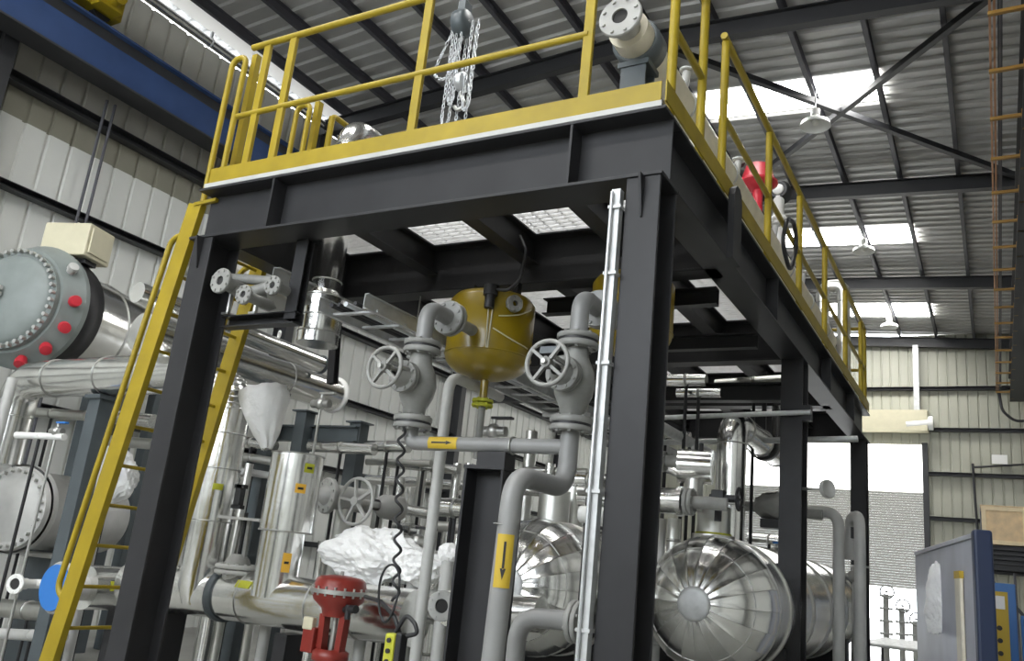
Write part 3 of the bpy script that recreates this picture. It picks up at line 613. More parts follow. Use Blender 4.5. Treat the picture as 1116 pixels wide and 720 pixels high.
MB().tube(on_shell(0.45, 3.30, 0.50, 2.99), 0.005, 6, 0).tube(on_shell(0.55, 3.30, 0.53, 2.99), 0.005, 6, 0).build('tie_string', 'cream', t)
MB().tube(on_shell(0.7, 3.22, 1.6, 3.33), 0.005, 6, 0).tube(on_shell(0.6, 3.13, 1.6, 3.05), 0.005, 6, 0).build('tie_string', 'cream', t)
q = V((-3.08+math.sin(0.5)*0.315, 4.93-math.cos(0.5)*0.315, 3.26))
MB().cyl(q+V((0,-0.02,-0.07)), q+V((0,-0.02,0.02)), 0.035, n=14).cyl(q+V((0,-0.02,0.02)), q+V((0,-0.02,0.09)), 0.05, n=14).build('top_valve', 'black', t)
MB().tube([q+V((0.02,-0.02,0.06)), q+V((0.14,-0.03,0.04)), q+V((0.24,-0.05,0.10)), q+V((0.27,-0.06,0.30)), q+V((0.20,-0.05,0.42))], 0.012, 8, 0.09).build('cable', 'black', t)
MB().flange((-3.08+math.sin(1.0)*0.33, 4.93-math.cos(1.0)*0.33, 3.25), (math.sin(1.0), -math.cos(1.0), 0), 0.06, 0.03, 6, 0.02).build('side_nozzle', 'valve', t)
yellow_vessel(-2.02, 4.95, 0.27, 2.90, 3.44, 'smaller yellow vessel partly hidden between right valve riser and near corner column')
# ---------------------------------------------------------------- the two clad pressure vessels
def pressure_vessel(x, y0, y1, z, r, dome, label):
    t = thing('pressure_vessel', label, 'pressure vessel', (x, (y0+y1)/2, 0), 'clad horizontal pressure vessels')
    hub = 0.17
    pr = [(dome*(1-math.cos(q)), r*math.sin(q)) for q in (PI/2*i/14 for i in range(2, 15))]
    h = MB(); ns = 20; gap = 0.012
    for i in range(ns):                                            # gores of the head, each a slightly raised strip
        a0, a1 = 2*PI*i/ns, 2*PI*(i+1)/ns; vs = []; nd = 4
        for d, rr in pr:
            for j in range(nd+1):
                a = a0+(a1-a0)*j/nd; lift = 0.004 if j == 0 else 0.0
                vs.append((x+math.cos(a)*(rr+lift), y0-dome+d-lift, z+math.sin(a)*(rr+lift)))
        w_ = nd+1
        h.add(vs, [(k*w_+j, k*w_+j+1, (k+1)*w_+j+1, (k+1)*w_+j) for k in range(len(pr)-1) for j in range(nd)], True)
    hd = h.build('head_cladding', 'clad', t)
    sm_ = MB()
    for i in range(ns):
        a = 2*PI*i/ns; sm_.tube([(x+math.cos(a)*rr, y0-dome+d-0.001, z+math.sin(a)*rr) for d, rr in pr], 0.0030, 5, 0, caps=False)
    sm_.build('gore_seams', 'seam', hd)
    MB().torus((x, y0-dome*0.62, z), (0,1,0), r*math.sin(math.acos(0.62))+0.001, 0.004, 48, 6).torus((x, y0-0.0, z), (0,1,0), r, 0.008, 48, 6).build('ring_seam', 'seam', hd)
    q0 = math.asin(0.24)
    MB().lathe((x, y0-dome-0.008, z), (0,1,0), [(dome*(1-math.cos(q)), r*math.sin(q)) for q in (0.235*i/6 for i in range(7))]+[(dome*0.03+0.012, r*0.245)], 32).build('hub_cap', 'galv', hd)
    MB().lathe((x, y0, z), (0,1,0), [(0, r), (y1-y0, r), None, (y1-y0, r), (y1-y0+0.2, r*0.7), (y1-y0+0.3, 0)], 56).build('shell_cladding', 'clad', t)
    y = y0+0.35
    while y < y1: MB().lathe((x, y, z), (0,1,0), [(0, r), (0.004, r+0.012), (0.05, r+0.012), (0.054, r)], 56).build('cladding_band', 'cladm', t); y += 0.95
    for ys in (y0+0.6, y1-0.6):
        MB().add([(x-r*0.85, ys-0.09, 0), (x+r*0.85, ys-0.09, 0), (x+r*0.85, ys-0.09, z-r*0.55), (x, ys-0.09, z-r*1.02), (x-r*0.85, ys-0.09, z-r*0.55),
                  (x-r*0.85, ys+0.09, 0), (x+r*0.85, ys+0.09, 0), (x+r*0.85, ys+0.09, z-r*0.55), (x, ys+0.09, z-r*1.02), (x-r*0.85, ys+0.09, z-r*0.55)],
                 [(0,1,2,3,4), (9,8,7,6,5), (0,5,6,1), (1,6,7,2), (2,7,8,3), (3,8,9,4), (4,9,5,0)]).build('saddle', 'steel', t)
    return t
TA = pressure_vessel(-1.90, 6.62, 11.0, 1.40, 0.505, 0.47, 'big clad pressure vessel with fluted round head, standing clear right of the near column')
TB = pressure_vessel(-3.02, 5.86, 9.8, 1.40, 0.49, 0.43, 'clad pressure vessel with fluted head half hidden by the drop pipe and support column')
c = V((-2.005, 6.950, 2.054))
MB().cyl((c.x, 6.95, 1.85), (c.x, 6.95, c.z+0.10), 0.135, n=28).cyl((c.x, 6.95, 1.86), (c.x, 6.95, 1.93), 0.17, n=28).build('nozzle_cladding', 'cladm', TA)
MB().torus((c.x, 6.95, 1.94), (0,0,1), 0.138, 0.008, 28, 6).build('nozzle_band', 'limetag', TA)
cn = V((-1.830, 7.250, 1.899))
MB().flange((cn.x, 7.3, 1.87), (0.5,0,0.86), 0.12, 0.03, 8).cyl((cn.x-0.1, 7.3, 1.7), (cn.x, 7.3, 1.86), 0.07).build('nozzle', 'valve', TA)
c = V((-3.166, 6.350, 2.057))
MB().cyl((c.x, 6.35, 1.84), (c.x, 6.35, c.z+0.10), 0.13, n=28).build('nozzle_cladding', 'cladm', TB)
c = V((-3.133, 6.700, 2.120))
MB().cyl((c.x-0.05, 6.75, 1.82), (c.x-0.05, 6.75, c.z+0.16), 0.10, n=28).build('nozzle_cladding', 'cladm', TB)
# outlet pipe from the right hand vessel
c = V((-1.946, 7.200, 2.826))
t = thing('outlet_pipe', 'tall clad outlet pipe rising from the big vessel and turning back under the deck', 'pipe', (c.x, 7.2, 1.8))
zt = 2.90
MB().tube([(c.x, 7.2, 1.84), (c.x, 7.2, zt), (c.x, 9.25, zt), (c.x, 9.25, 3.46)], 0.125, 26, 0.20, k=10).build('cladding', 'clad', t)
for z in (2.72, 2.2): MB().torus((c.x, 7.2, z), (0,0,1), 0.126, 0.006, 26, 6).build('cladding_seam', 'seam', t)
for y in (7.5, 8.2, 8.9): MB().torus((c.x, y, zt), (0,1,0), 0.126, 0.007, 26, 6).build('cladding_seam', 'seam', t)
t = thing('hanger_clamp', 'black pipe clamp holding the outlet pipe under the deck', 'pipe clamp', (c.x, 8.35, zt-0.12))
MB().lathe((c.x, 8.28, zt), (0,1,0), [(0, 0.13), (0, 0.148), (0.14, 0.148), (0.14, 0.13)], 24).build('band', 'black', t)
MB().box((c.x-0.02, 8.33, zt+0.145), (c.x+0.02, 8.37, 3.635)).build('strap', 'steel', t)
# valve group above the big vessel
p = V((-2.122, 6.750, 2.455))
t = thing('insulated_valve', 'clad drum-shaped insulated valve cover beside the tall outlet pipe', 'valve', (p.x, p.y, p.z-0.3))
MB().lathe(p+V((-0.13,0.0,0)), (1,0.15,0), [(0, 0), (0, 0.13), None, (0, 0.14), (0.27, 0.14), None, (0.27, 0.14), (0.27, 0)], 30).build('drum_cladding', 'clad', t)
MB().cyl(p+V((0,0,-0.36)), p+V((0,0,-0.1)), 0.075, n=20).build('neck', 'cladm', t)
MB().cyl(p+V((-0.24,-0.02,0.03)), p+V((-0.13,0,0.03)), 0.05).flange(p+V((-0.25,-0.02,0.03)), (1,0,0), 0.085, 0.025, 6).build('side_flange', 'valve', t)
MB().cyl(p+V((0.05,0,0.13)), p+V((0.05,0,0.19)), 0.018, n=10).build('vent_plug', 'black', t)
p = V((-2.274, 6.450, 2.140))
t = thing('clad_branch', 'thick clad branch pipe emerging from behind the near column above the big vessel', 'pipe', p)
MB().cyl((p.x-0.7, 6.45, p.z), (p.x+0.13, 6.45, p.z), 0.10, n=26).cyl((p.x+0.13, 6.45, p.z), (p.x+0.17, 6.45, p.z), 0.115, n=26).build('cladding', 'clad', t)
MB().flange((p.x+0.20, 6.45, p.z), (1,0,0), 0.105, 0.03, 8).flange((p.x+0.235, 6.45, p.z), (1,0,0), 0.105, 0.03, 8).cyl((p.x+0.2, 6.45, p.z), (p.x+0.5, 6.5, p.z), 0.05).build('flange', 'valve', t)
p = V((-1.851, 6.700, 2.205))
t = thing('gear_valve', 'black geared valve operator perched above the big vessel nozzle', 'valve', (p.x, p.y, p.z-0.2))
MB().cyl(p+V((-0.12,0,0)), p+V((0.10,0,0)), 0.03, n=12).torus(p+V((0.11,0,0)), (1,0,0), 0.085, 0.011, 24, 8).bar(p+V((0.11,0,-0.085)), p+V((0.11,0,0.085)), 0.012, 0.012).bar(p+V((0.11,-0.085,0)), p+V((0.11,0.085,0)), 0.012, 0.012).build('handwheel', 'black', t)
MB().box(p+V((-0.10,-0.05,-0.05)), p+V((0.0,0.05,0.06))).cyl(p+V((-0.05,0,-0.18)), p+V((-0.05,0,0)), 0.028).build('gearbox', 'black', t, 0.008)
p = V((-1.738, 8.000, 2.283))
t = thing('wrapped_valve', 'dark plastic wrapped valve on a short pipe between outlet pipe and blue-lit column', 'valve', (p.x, p.y, p.z-0.2))
m = MB(); m.sphere(p, 0.16, 18, (1.3, 0.9, 0.75))
for v in m.v: v += V((rnd.uniform(-.02,.02), rnd.uniform(-.02,.02), rnd.uniform(-.02,.02)))
m.build('wrapping', 'valve', t)
MB().cyl(p+V((-0.45,0,0.0)), p+V((0.4,0,-0.05)), 0.045).build('pipe', 'valve', t)
MB().box(p+V((-0.12,-0.1,-0.2)), p+V((0.15,0.1,-0.12))).build('bracket', 'black', t)
# gauge and return bends on the right
p = V((-1.195, 7.300, 2.381))
t = thing('pressure_gauge', 'round pale pressure gauge on the far side of the second column', 'gauge', (p.x, p.y, p.z-0.08))
MB().lathe(p, (0.75,-0.5,0.1), [(0, 0), (0, 0.075), None, (0, 0.075), (0.035, 0.075), None, (0.035, 0.075), (0.035, 0.066), (0.028, 0.065), (0.028, 0)], 24).build('case', 'light', t)
MB().cyl(p+V((-0.02,0,0)), (-1.40, 7.33, p.z), 0.012, n=8).build('stem', 'bolt', t)
p1_, p2_, p3_ = V((-1.232, 8.200, 2.146)), V((-1.081, 8.400, 2.173)), V((-1.366, 8.200, 2.284))
t = thing('gooseneck_pipe', 'grey gooseneck pipe curving out from behind the second column', 'pipe', (p1_.x, 8.2, 0), 'grey gooseneck pipes')
zg = p3_.z
MB().tube([(p1_.x-0.45, 8.35, zg), (p1_.x, 8.2, zg), (p1_.x, 8.2, 0.02)], 0.05, 18, 0.14, k=10).build('pipe', 'light', t)
MB().flange((p1_.x, 8.2, 0.02), (0,0,1), 0.10, 0.02, 6).build('floor_flange', 'pipe', t)
t = thing('gooseneck_pipe', 'grey gooseneck pipe in front of the farthest platform column', 'pipe', (p2_.x, 8.4, 0), 'grey gooseneck pipes')
MB().tube([(p1_.x+0.02, 8.75, 1.9), (p1_.x+0.02, 8.75, zg), (p2_.x, 8.4, zg), (p2_.x, 8.4, 0.02)], 0.05, 18, 0.14, k=10).build('pipe', 'light', t)
MB().flange((p2_.x, 8.4, 0.02), (0,0,1), 0.10, 0.02, 6).build('floor_flange', 'pipe', t)
MB().box((p1_.x+0.06, 8.5, zg-0.20), (p2_.x-0.06, 8.56, zg-0.10)).build('clamp_block', 'black', t)
t = thing('brace_pipe', 'thin straight galvanised pipe spanning across to the second column', 'pipe', (-2.3, 7.17, 2.6))
MB().cyl((-3.305, 7.170, 2.904), (-1.290, 7.170, 2.992), 0.022, n=12).build('pipe', 'galv', t)
MB().box((-1.373, 7.180, 2.925), (-1.294, 7.260, 3.055)).build('bracket', 'steel', t)
t = thing('brace_pipe', 'lower galvanised pipe spanning behind the tall outlet pipe', 'pipe', (-2.3, 7.9, 2.4))
MB().cyl((-3.418, 7.900, 2.808), (-1.026, 7.900, 2.902), 0.028, n=12).build('pipe', 'galv', t)
# ---------------------------------------------------------------- process skid beyond the ladder
def clad_pipe(name, label, pts, r, bend=None, m='clad', seams=(), loc=None, cat='pipe', group=None):
    t = thing(name, label, cat, loc or pts[-1], group)
    MB().tube(pts, r, 26, bend if bend is not None else r*1.6, k=10).build('cladding', m, t)
    for p, ax in seams: MB().torus(p, ax, r+0.001, max(0.005, r*0.035), 28, 6).build('cladding_seam', 'seam', t)
    return t
def pick(p, q, f): return V(p).lerp(V(q), f)
o = V((-9.454, 5.024, 3.810)); ax = V((-0.30, 0.954, 0)).normalized(); sx = V((0.954, 0.30, 0))
t = thing('heat_exchanger', 'large grey green bolted vessel with red nozzle caps on its rim, by the cladded wall', 'heat exchanger', (o.x, o.y, 0))
K = 1.305
def kl(pr): return [None if p is None else (p[0]*K, p[1]*K) for p in pr]
MB().lathe(o-ax*0.09*K, ax, kl([(0.10-0.09*math.cos(PI/2*i/8), 0.40*math.sin(PI/2*i/8)) for i in range(9)]), 40).build('dished_cover', 'flangegrey', t)
MB().lathe(o, ax, kl([(0.0, 0.36), (0.0, 0.445), None, (0, 0.445), (0.05, 0.445), None, (0.05, 0.445), (0.05, 0.36)]), 48).build('cover_flange', 'flangegrey', t)
b = MB(); _, u_, w_ = basis(ax)
for i in range(40):
    q = 2*PI*i/40; p = o+(u_*math.cos(q)+w_*math.sin(q))*0.425*K; b.cyl(p-ax*0.045*K, p+ax*0.08*K, 0.018*K, n=6)
b.build('bolt_ring', 'bolt', t)
MB().lathe(o, ax, kl([(0.05, 0.40), (0.05, 0.47), None, (0.05, 0.47), (0.22, 0.565), None, (0.22, 0.565), (0.27, 0.565), None, (0.27, 0.565), (0.27, 0.4)]), 48).build('channel_flange', 'flangegrey', t)
MB().lathe(o, ax, kl([(0.27, 0.50), (0.30, 0.535), (0.50, 0.535), (0.52, 0.45)]), 48).build('rubber_ring', 'black', t)
MB().lathe(o, ax, kl([(0.50, 0.47), (2.0, 0.47), None, (2.0, 0.47), (2.0, 0.0)]), 48).build('shell_cladding', 'clad', t)
for d in (0.95, 1.5): MB().torus(o+ax*d*K, ax, 0.472*K, 0.012, 48, 6).build('cladding_seam', 'seam', t)
for ang, m, rr in ((0.62, 'light', 0.06), (0.05, 'redcap', 0.066), (-0.38, 'redcap', 0.066), (-0.80, 'redcap', 0.066), (-1.25, 'redcap', 0.066)):
    rad = sx*math.cos(ang)+V((0,0,1))*math.sin(ang); p = o+(rad*0.515+ax*0.125)*K; nrm = (rad*0.85-ax*0.5).normalized()
    MB().lathe(p, nrm, [(0, rr*0.8), (0.045, rr*0.8), None, (0.045, rr), (0.10, rr*0.92), None, (0.10, rr*0.92), (0.105, 0)], 18).build('nozzle_cap', m, t)
MB().bar(o-ax*0.15+V((0,0,0.08)), o-ax*0.15-sx*0.6+V((0,0,0.05)), 0.04, 0.045).bar(o-ax*0.15+V((0,0,0.01)), o-ax*0.15-sx*0.6+V((0,0,-0.03)), 0.04, 0.045).bar(o-ax*0.19+V((-0.09,0,-0.10)), o-ax*0.02+V((-0.09,0,-0.10)), 0.10, 0.16).build('davit_arm', 'light', t)
for d in (2.0, 2.5):
    c = o+ax*d
    for s_ in (-1, 1): MB().box((c.x+s_*0.42-0.08, c.y-0.08, 0), (c.x+s_*0.42+0.08, c.y+0.08, c.z-0.40)).build('support_leg', 'slate', t, 0.01)
# control box behind the cover
t = thing('control_box', 'cream control box bolted on top of the grey green vessel', 'control box', o+ax*0.6+V((0,0,0.72)))
c = o+ax*0.55+V((0,0,0.86))+sx*0.20
def obox(mb, c, hx, hy, hz):
    vs = [c+sx*(a*hx)+ax*(b_*hy)+V((0,0,d*hz)) for a, b_, d in ((-1,-1,-1),(1,-1,-1),(1,1,-1),(-1,1,-1),(-1,-1,1),(1,-1,1),(1,1,1),(-1,1,1))]
    return mb.add(vs, [(0,3,2,1),(4,5,6,7),(0,1,5,4),(1,2,6,5),(2,3,7,6),(3,0,4,7)])
obox(MB(), c, 0.31, 0.22, 0.20).build('case', 'cream', t, 0.015)
obox(MB(), c+sx*0.317, 0.012, 0.175, 0.155).build('door', 'cream', t, 0.008)
obox(MB(), c+sx*0.10-V((0,0,0.225)), 0.14, 0.10, 0.03).build('bracket', 'black', t)
# horizontal pipe run in front of the vessel with its slate post
zc = 2.90
clad_pipe('clad_header_pipe', 'thick clad pipe running level behind the ladder, resting on the slate post', [(-9.02, 5.15, 2.0), (-9.02, 5.15, zc), (-5.95, 5.0, zc)], 0.192, 0.30,
          seams=[((-8.35, 5.11, zc), (1,-0.05,0)), ((-7.45, 5.07, zc), (1,-0.05,0)), ((-6.6, 5.03, zc), (1,-0.05,0)), ((-9.02, 5.15, 2.5), (0,0,1))])
t = thing('skid_post', 'slate grey square post holding up the thick clad pipe beside the ladder', 'post', (-7.50, 5.08, 0), 'slate posts of the process skid')
MB().box((-7.585, 5.0, 0), (-7.415, 5.16, 2.70)).build('shaft', 'slate', t, 0.006)
MB().box((-7.62, 4.97, 2.66), (-7.38, 5.19, 2.70)).build('cap_plate', 'slate', t)
# pleated elbow and vertical pipe
vx, vy = -5.58, 4.97
t = thing('pleated_elbow_pipe', 'clad vertical pipe with a pleated elbow on top, just right of the front column', 'pipe', (vx, vy, 1.1))
q = [V((-6.0, vy, 2.72)), V((vx, vy, 2.72)), V((vx, vy, 2.35))]
pth = fillet(q, 0.34, 9)[1:-1]
m = MB(); m.tube([q[0]]+pth+[q[2]], 0.163, 26, 0); m.build('elbow_cladding', 'clad', t)
for i in range(0, len(pth), 1):
    tn = (pth[min(i+1, len(pth)-1)]-pth[max(i-1, 0)]); MB().torus(pth[i], tn, 0.165, 0.009, 28, 6).build('pleat', 'clad', t)
MB().cyl((vx, vy, 1.62), (vx, vy, 2.36), 0.163, n=28).build('cladding', 'clad', t)
MB().lathe((vx, vy, 0.98), (0,0,1), [(0.0, 0.10), (0.14, 0.155), (0.66, 0.158)], 28).build('lower_cladding', 'clad', t)
for z in (2.34, 2.05, 1.63): MB().torus((vx, vy, z), (0,0,1), 0.165, 0.006, 28, 6).build('cladding_seam', 'seam', t)
g_ = MB().patch((vx, vy, 1.90), (0,0,1), 0.165, (0.75,-0.6,0), 0.25, 0.05).build('pipe_tag', 'limetag', t)
# lower header with stub and blue blind cap
hz = 1.06; rh = 0.19
t = thing('clad_header', 'long clad header pipe lying low behind the front column with lime tags', 'pipe', (-5.0, 5.02, 0.7))
MB().lathe((-6.45, 5.05, hz), (1,0,0.02), [(0, 0), (0, rh), None, (0, rh), (2.95, rh), None, (2.95, rh), (2.95, 0)], 34).build('cladding', 'clad', t)
for x in (-5.05, -4.35, -3.95): MB().torus((x, 5.05, hz+0.02*(x+6.45)), (1,0,0.02), rh+0.001, 0.006, 34, 6).build('cladding_seam', 'seam', t)
MB().lathe((-5.37, 5.05, hz+0.02), (1,0,0), [(0, rh), (0, rh+0.016), (0.07, rh+0.016), (0.07, rh)], 34).build('rubber_strap', 'slate', t)
for x in (-5.0, -3.93):
    MB().patch((x, 5.05, hz+0.03), (1,0,0), rh+0.003, (0.45,-0.75,0.45), 0.16, 0.15).build('pipe_tag', 'limetag', t)
for x in (-5.9, -4.6): MB().box((x-0.06, 4.95, 0), (x+0.06, 5.15, hz-rh+0.01)).build('pipe_support', 'steel', t)
t = thing('blind_cap_spool', 'clad spool end closed by a bright blue blind cap behind the ladder foot', 'pipe', (-6.83, 4.6, 0.75))
MB().lathe((-6.83, 4.58, 0.97), (0,1,0), [(0, 0), (0, 0.185), None, (0, 0.185), (0.02, 0.185), None, (0.02, 0.185), (0.02, 0)], 32).build('blind_cap', 'blue', t)
MB().flange((-6.83, 4.63, 0.97), (0,1,0), 0.212, 0.045, 12, 0, 0.012).build('flange', 'light', t)
MB().cyl((-6.83, 4.65, 0.97), (-6.83, 4.87, 0.97), 0.10).build('neck', 'light', t)
MB().lathe((-6.83, 4.86, 0.98), (0,1,0), [(0, 0.08), (0, 0.185), None, (0, 0.185), (0.9, 0.185), None, (0.9, 0.185), (0.9, 0)], 32).build('cladding', 'clad', t)
fl_ = MB().patch((-6.83, 5.1, 0.98), (0,1,0), 0.187, (0.88,-0.3,0.15), 0.22, 0.24).build('flow_label', 'limetag', t)
MB().arrow((-6.83, 5.1, 0.98), (0,1,0), 0.1885, (0.88,-0.3,0.15), 0.18, 0.05).build('flow_arrow', 'ink', fl_)
MB().box((-6.9, 5.2, 0), (-6.76, 5.4, 0.80)).build('pipe_support', 'steel', t)
# upright drum on the header
ux, uy = -4.77, 5.0
t = thing('upright_drum', 'upright clad drum with stepped narrower base and small tags, standing on the low header', 'drum', (ux, uy, 1.1))
MB().lathe((ux, uy, 1.60), (0,0,1), [(0, 0.16), (0, 0.203), None, (0, 0.203), (0.60, 0.203), None, (0.60, 0.203), (0.60, 0.0)], 36).build('cladding', 'clad', t)
MB().cyl((ux-0.02, uy, 1.12), (ux-0.02, uy, 1.61), 0.168, n=32).build('lower_cladding', 'clad', t)
for z in (1.605, 2.195): MB().torus((ux, uy, z), (0,0,1), 0.204, 0.007, 36, 6).build('cladding_seam', 'seam', t)
for dz, m, f in ((2.09, 'limetag', (0.95,-0.3,0)), (1.93, 'orangetag', (0.85,-0.5,0)), (1.38, 'orangetag', (0.9,-0.45,0))):
    rr = 0.2055 if dz > 1.6 else 0.1695
    e_ = MB().patch((ux if dz > 1.6 else ux-0.02, uy, dz), (0,0,1), rr, f, 0.20, 0.07 if dz > 1.6 else 0.14).build('pipe_tag', m, t)
    MB().patch((ux if dz > 1.6 else ux-0.02, uy, dz), (0,0,1), rr+0.001, f, 0.11, 0.018).build('tag_print', 'ink', e_)
# flanged valve between the two uprights
fx = -5.22
t = thing('header_valve', 'grey yoke valve with bolted flange sitting between the two upright clad pipes', 'valve', (fx, 5.0, 1.2))
for z in (1.26, 1.30): MB().flange((fx, 5.0, z), (0,0,1), 0.165, 0.034, 12, 0, 0.012).build('flange', 'light', t)
MB().cyl((fx, 5.0, 1.14), (fx, 5.0, 1.25), 0.10).build('neck', 'light', t)
MB().lathe((fx, 5.0, 1.31), (0,0,1), [(0, 0.11), (0.05, 0.09), (0.09, 0.05)], 20).build('bonnet', 'valve', t)
for s in (-1, 1): MB().bar((fx+s*0.06, 5.0, 1.36), (fx+s*0.05, 5.0, 1.66), 0.03, 0.025).build('yoke_arm', 'valve', t)
MB().cyl((fx, 5.0, 1.38), (fx, 5.0, 1.72), 0.016, n=10).build('stem', 'black', t)
MB().box((fx-0.2, 4.9, 1.66), (fx+0.25, 5.1, 1.68)).build('top_plate', 'light', t)
MB().box((fx-0.03, 4.87, 1.76), (fx+0.03, 4.92, 1.93)).box((fx-0.05, 4.87, 1.90), (fx+0.05, 4.92, 1.93)).box((fx-0.05, 4.87, 1.74), (fx+0.05, 4.92, 1.77)).build('indicator', 'black', t)
def film(name, label, c, sc, seed, lumps=0.14, sub=5, stem=True):
    """crumpled sheet: folds are ridges between random planes"""
    bm = bmesh.new(); bmesh.ops.create_icosphere(bm, subdivisions=sub, radius=1.0); r2 = random.Random(seed)
    ks = [(V((r2.uniform(-1,1), r2.uniform(-1,1), r2.uniform(-1,1))).normalized()*f, r2.uniform(0,6.28), f) for f in (1.6,2.1,2.7,3.4,4.2,5.5,7,8.5,10,12,14,17,20)]
    mb = MB(); vs = []
    for v in bm.verts:
        w_ = v.co+V((math.sin(v.co.y*4+seed), math.sin(v.co.z*5+seed), math.sin(v.co.x*4.5)))*0.12
        d = sum((1-2*abs(math.sin(k.dot(w_)+p)))/(f**0.75) for k, p, f in ks)*lumps*0.9
        f = 1+d; vs.append(V(c)+V((v.co.x*sc[0]*f, v.co.y*sc[1]*f, v.co.z*sc[2]*f)))
    mb.add(vs, [[v.index for v in f.verts] for f in bm.faces], False); bm.free()
    o_ = mb.build(name, 'film', None)
    if stem: MB().cyl((c[0], c[1], 0.0), V(c), 0.045, n=12).build('support_pipe', 'light', o_)  # support pipe from the wrapped shape down to the floor
    return tag(o_, label, 'plastic wrap', 'white plastic wrapped valves')
film('plastic_wrap', 'white plastic wrapped actuator between pleated pipe and upright drum', (-5.05, 5.25, 1.90), (0.19, 0.16, 0.14), 3, 0.08)
wz = film('plastic_wrap', 'big crumpled white plastic heap wrapped over valves behind the red actuator', (-4.176, 5.350, 1.490), (0.44, 0.28, 0.27), 11)
film('plastic_wrap', 'smaller crumpled white plastic lobe on the right of the big wrapped heap', (-3.736, 5.300, 1.446), (0.24, 0.22, 0.16), 5)
film('plastic_wrap', 'small white plastic cap over an instrument beside the support column', (-3.389, 5.200, 1.568), (0.085, 0.08, 0.075), 8, 0.08)
film('plastic_wrap', 'dull white plastic wrapped valve glimpsed behind the ladder', (-7.735, 5.500, 1.963), (0.40, 0.22, 0.34), 13, 0.10)
# cone of white film
a, b_, tip = V((-4.740, 4.720, 2.648)), V((-5.202, 4.720, 2.592)), V((-4.834, 4.720, 2.197))
cc = (a+b_)/2; axn = (cc-tip); hl = axn.length
m = MB().lathe(tip, axn, [(0, 0.035), (0.05, 0.06), (hl*0.3, 0.10), (hl*0.6, 0.155), (hl*0.9, 0.19), (hl*1.05, 0.19), (hl*1.1, 0.15), (hl*1.12, 0.0)], 28)
r2 = random.Random(4)
for v in m.v: v += V((r2.uniform(-.012,.012), r2.uniform(-.012,.012), r2.uniform(-.012,.012)))
tag(m.build('plastic_wrap', 'film'), 'white plastic hood tied into a cone above the wrapped valve flange', 'plastic wrap', 'white plastic wrapped valves')
# tubes high behind the front column
t = clad_pipe('clad_tube', 'large clad tube with a white end ring passing high behind the front column', [(-6.60, 4.7, 3.20), (-6.60, 7.3, 3.20)], 0.185, seams=[((-6.6, 5.6, 3.2), (0,1,0)), ((-6.6, 6.5, 3.2), (0,1,0))])
MB().torus((-6.60, 7.33, 3.20), (0,1,0), 0.185, 0.03, 32, 10).build('end_ring', 'whitepl', t)
t = clad_pipe('clad_tube', 'slim bright clad tube with a dark end plate above the large ringed tube', [(-6.36, 4.4, 3.46), (-6.36, 6.75, 3.42)], 0.095, seams=[((-6.36, 5.3, 3.45), (0,1,0))])
MB().flange((-6.36, 6.78, 3.42), (0,1,0), 0.105, 0.03, 8).build('end_plate', 'slate', t)
MB().torus((-6.36, 6.1, 3.57), (0.5,1,0), 0.035, 0.010, 18, 6).build('lifting_eye', 'whitepl', t)
MB().box((-6.42, 5.1, 3.54), (-6.36, 5.18, 3.68)).build('bracket', 'light', t)
clad_pipe('clad_tube', 'dull clad tube end just below the manifold bracket', [(-6.1, 4.5, 3.85), (-6.1, 6.0, 3.82)], 0.16, m='cladm', seams=[((-6.1, 5.4, 3.83), (0,1,0))])
for xy, zt, lab in (((-6.45, 6.3), 2.99, 'slate post under the large ringed tube'), ((-6.05, 6.35), 2.80, 'second slate post standing close beside the one under the ringed tube'), ((-5.46, 6.5), 2.72, 'slate post behind the pale handwheel')):
    t = thing('skid_post', lab, 'post', (xy[0], xy[1], 0), 'slate posts of the process skid')
    MB().box((xy[0]-0.07, xy[1]-0.07, 0), (xy[0]+0.07, xy[1]+0.07, zt)).build('shaft', 'slate', t, 0.006)
    MB().box((xy[0]-0.10, xy[1]-0.10, zt), (xy[0]+0.10, xy[1]+0.10, zt+0.015)).build('cap_plate', 'slate', t)
t = thing('skid_beam', 'slate beam bridging the posts behind the upright drum', 'beam', (-5.9, 6.62, 2.4))
MB().ibeam((-6.5, 6.42, 2.60), (-5.40, 6.42, 2.60), 0.10, 0.16).build('beam', 'slate', t)
# pale handwheel valve
w = V((-4.540, 5.500, 1.903))
t = thing('handwheel_valve', 'pale grey valve with large five-spoke handwheel above the plastic heap', 'valve', (w.x, w.y, 1.5))
wh = MB().torus(w, (0.1,1,0), 0.185, 0.014, 40, 10).build('handwheel', 'light', t)
s_ = MB()
for i in range(5):
    q_ = 2*PI*i/5+0.5; s_.bar(w, w+V((math.cos(q_)*0.18, -0.018*math.cos(q_), math.sin(q_)*0.18)), 0.02, 0.03, (0,1,0))
s_.cyl(w+V((0,-0.03,0)), w+V((0,0.04,0)), 0.035).build('spokes', 'light', wh)
MB().cyl(w, w+V((-0.02,0.5,0)), 0.028, n=12).lathe(w+V((-0.02,0.3,0)), (0,1,0), [(0, 0.05), (0.1, 0.10), (0.3, 0.11), (0.34, 0)], 20).build('bonnet', 'light', t)
f_ = V((-5.202, 5.900, 1.959))
MB().flange(f_, (0.3,1,0), 0.16, 0.05, 10, 0, 0.014).lathe(f_, (0.3,1,0), [(-0.08, 0), (-0.07, 0.06), (-0.02, 0.09)], 20).cyl(f_, f_+V((0.12,0.4,0)), 0.11).build('body', 'light', t)
MB().cyl(f_+V((0.05,0.2,0)), (f_.x+0.05, f_.y+0.2, 1.2), 0.08).build('leg_pipe', 'cladm', t)
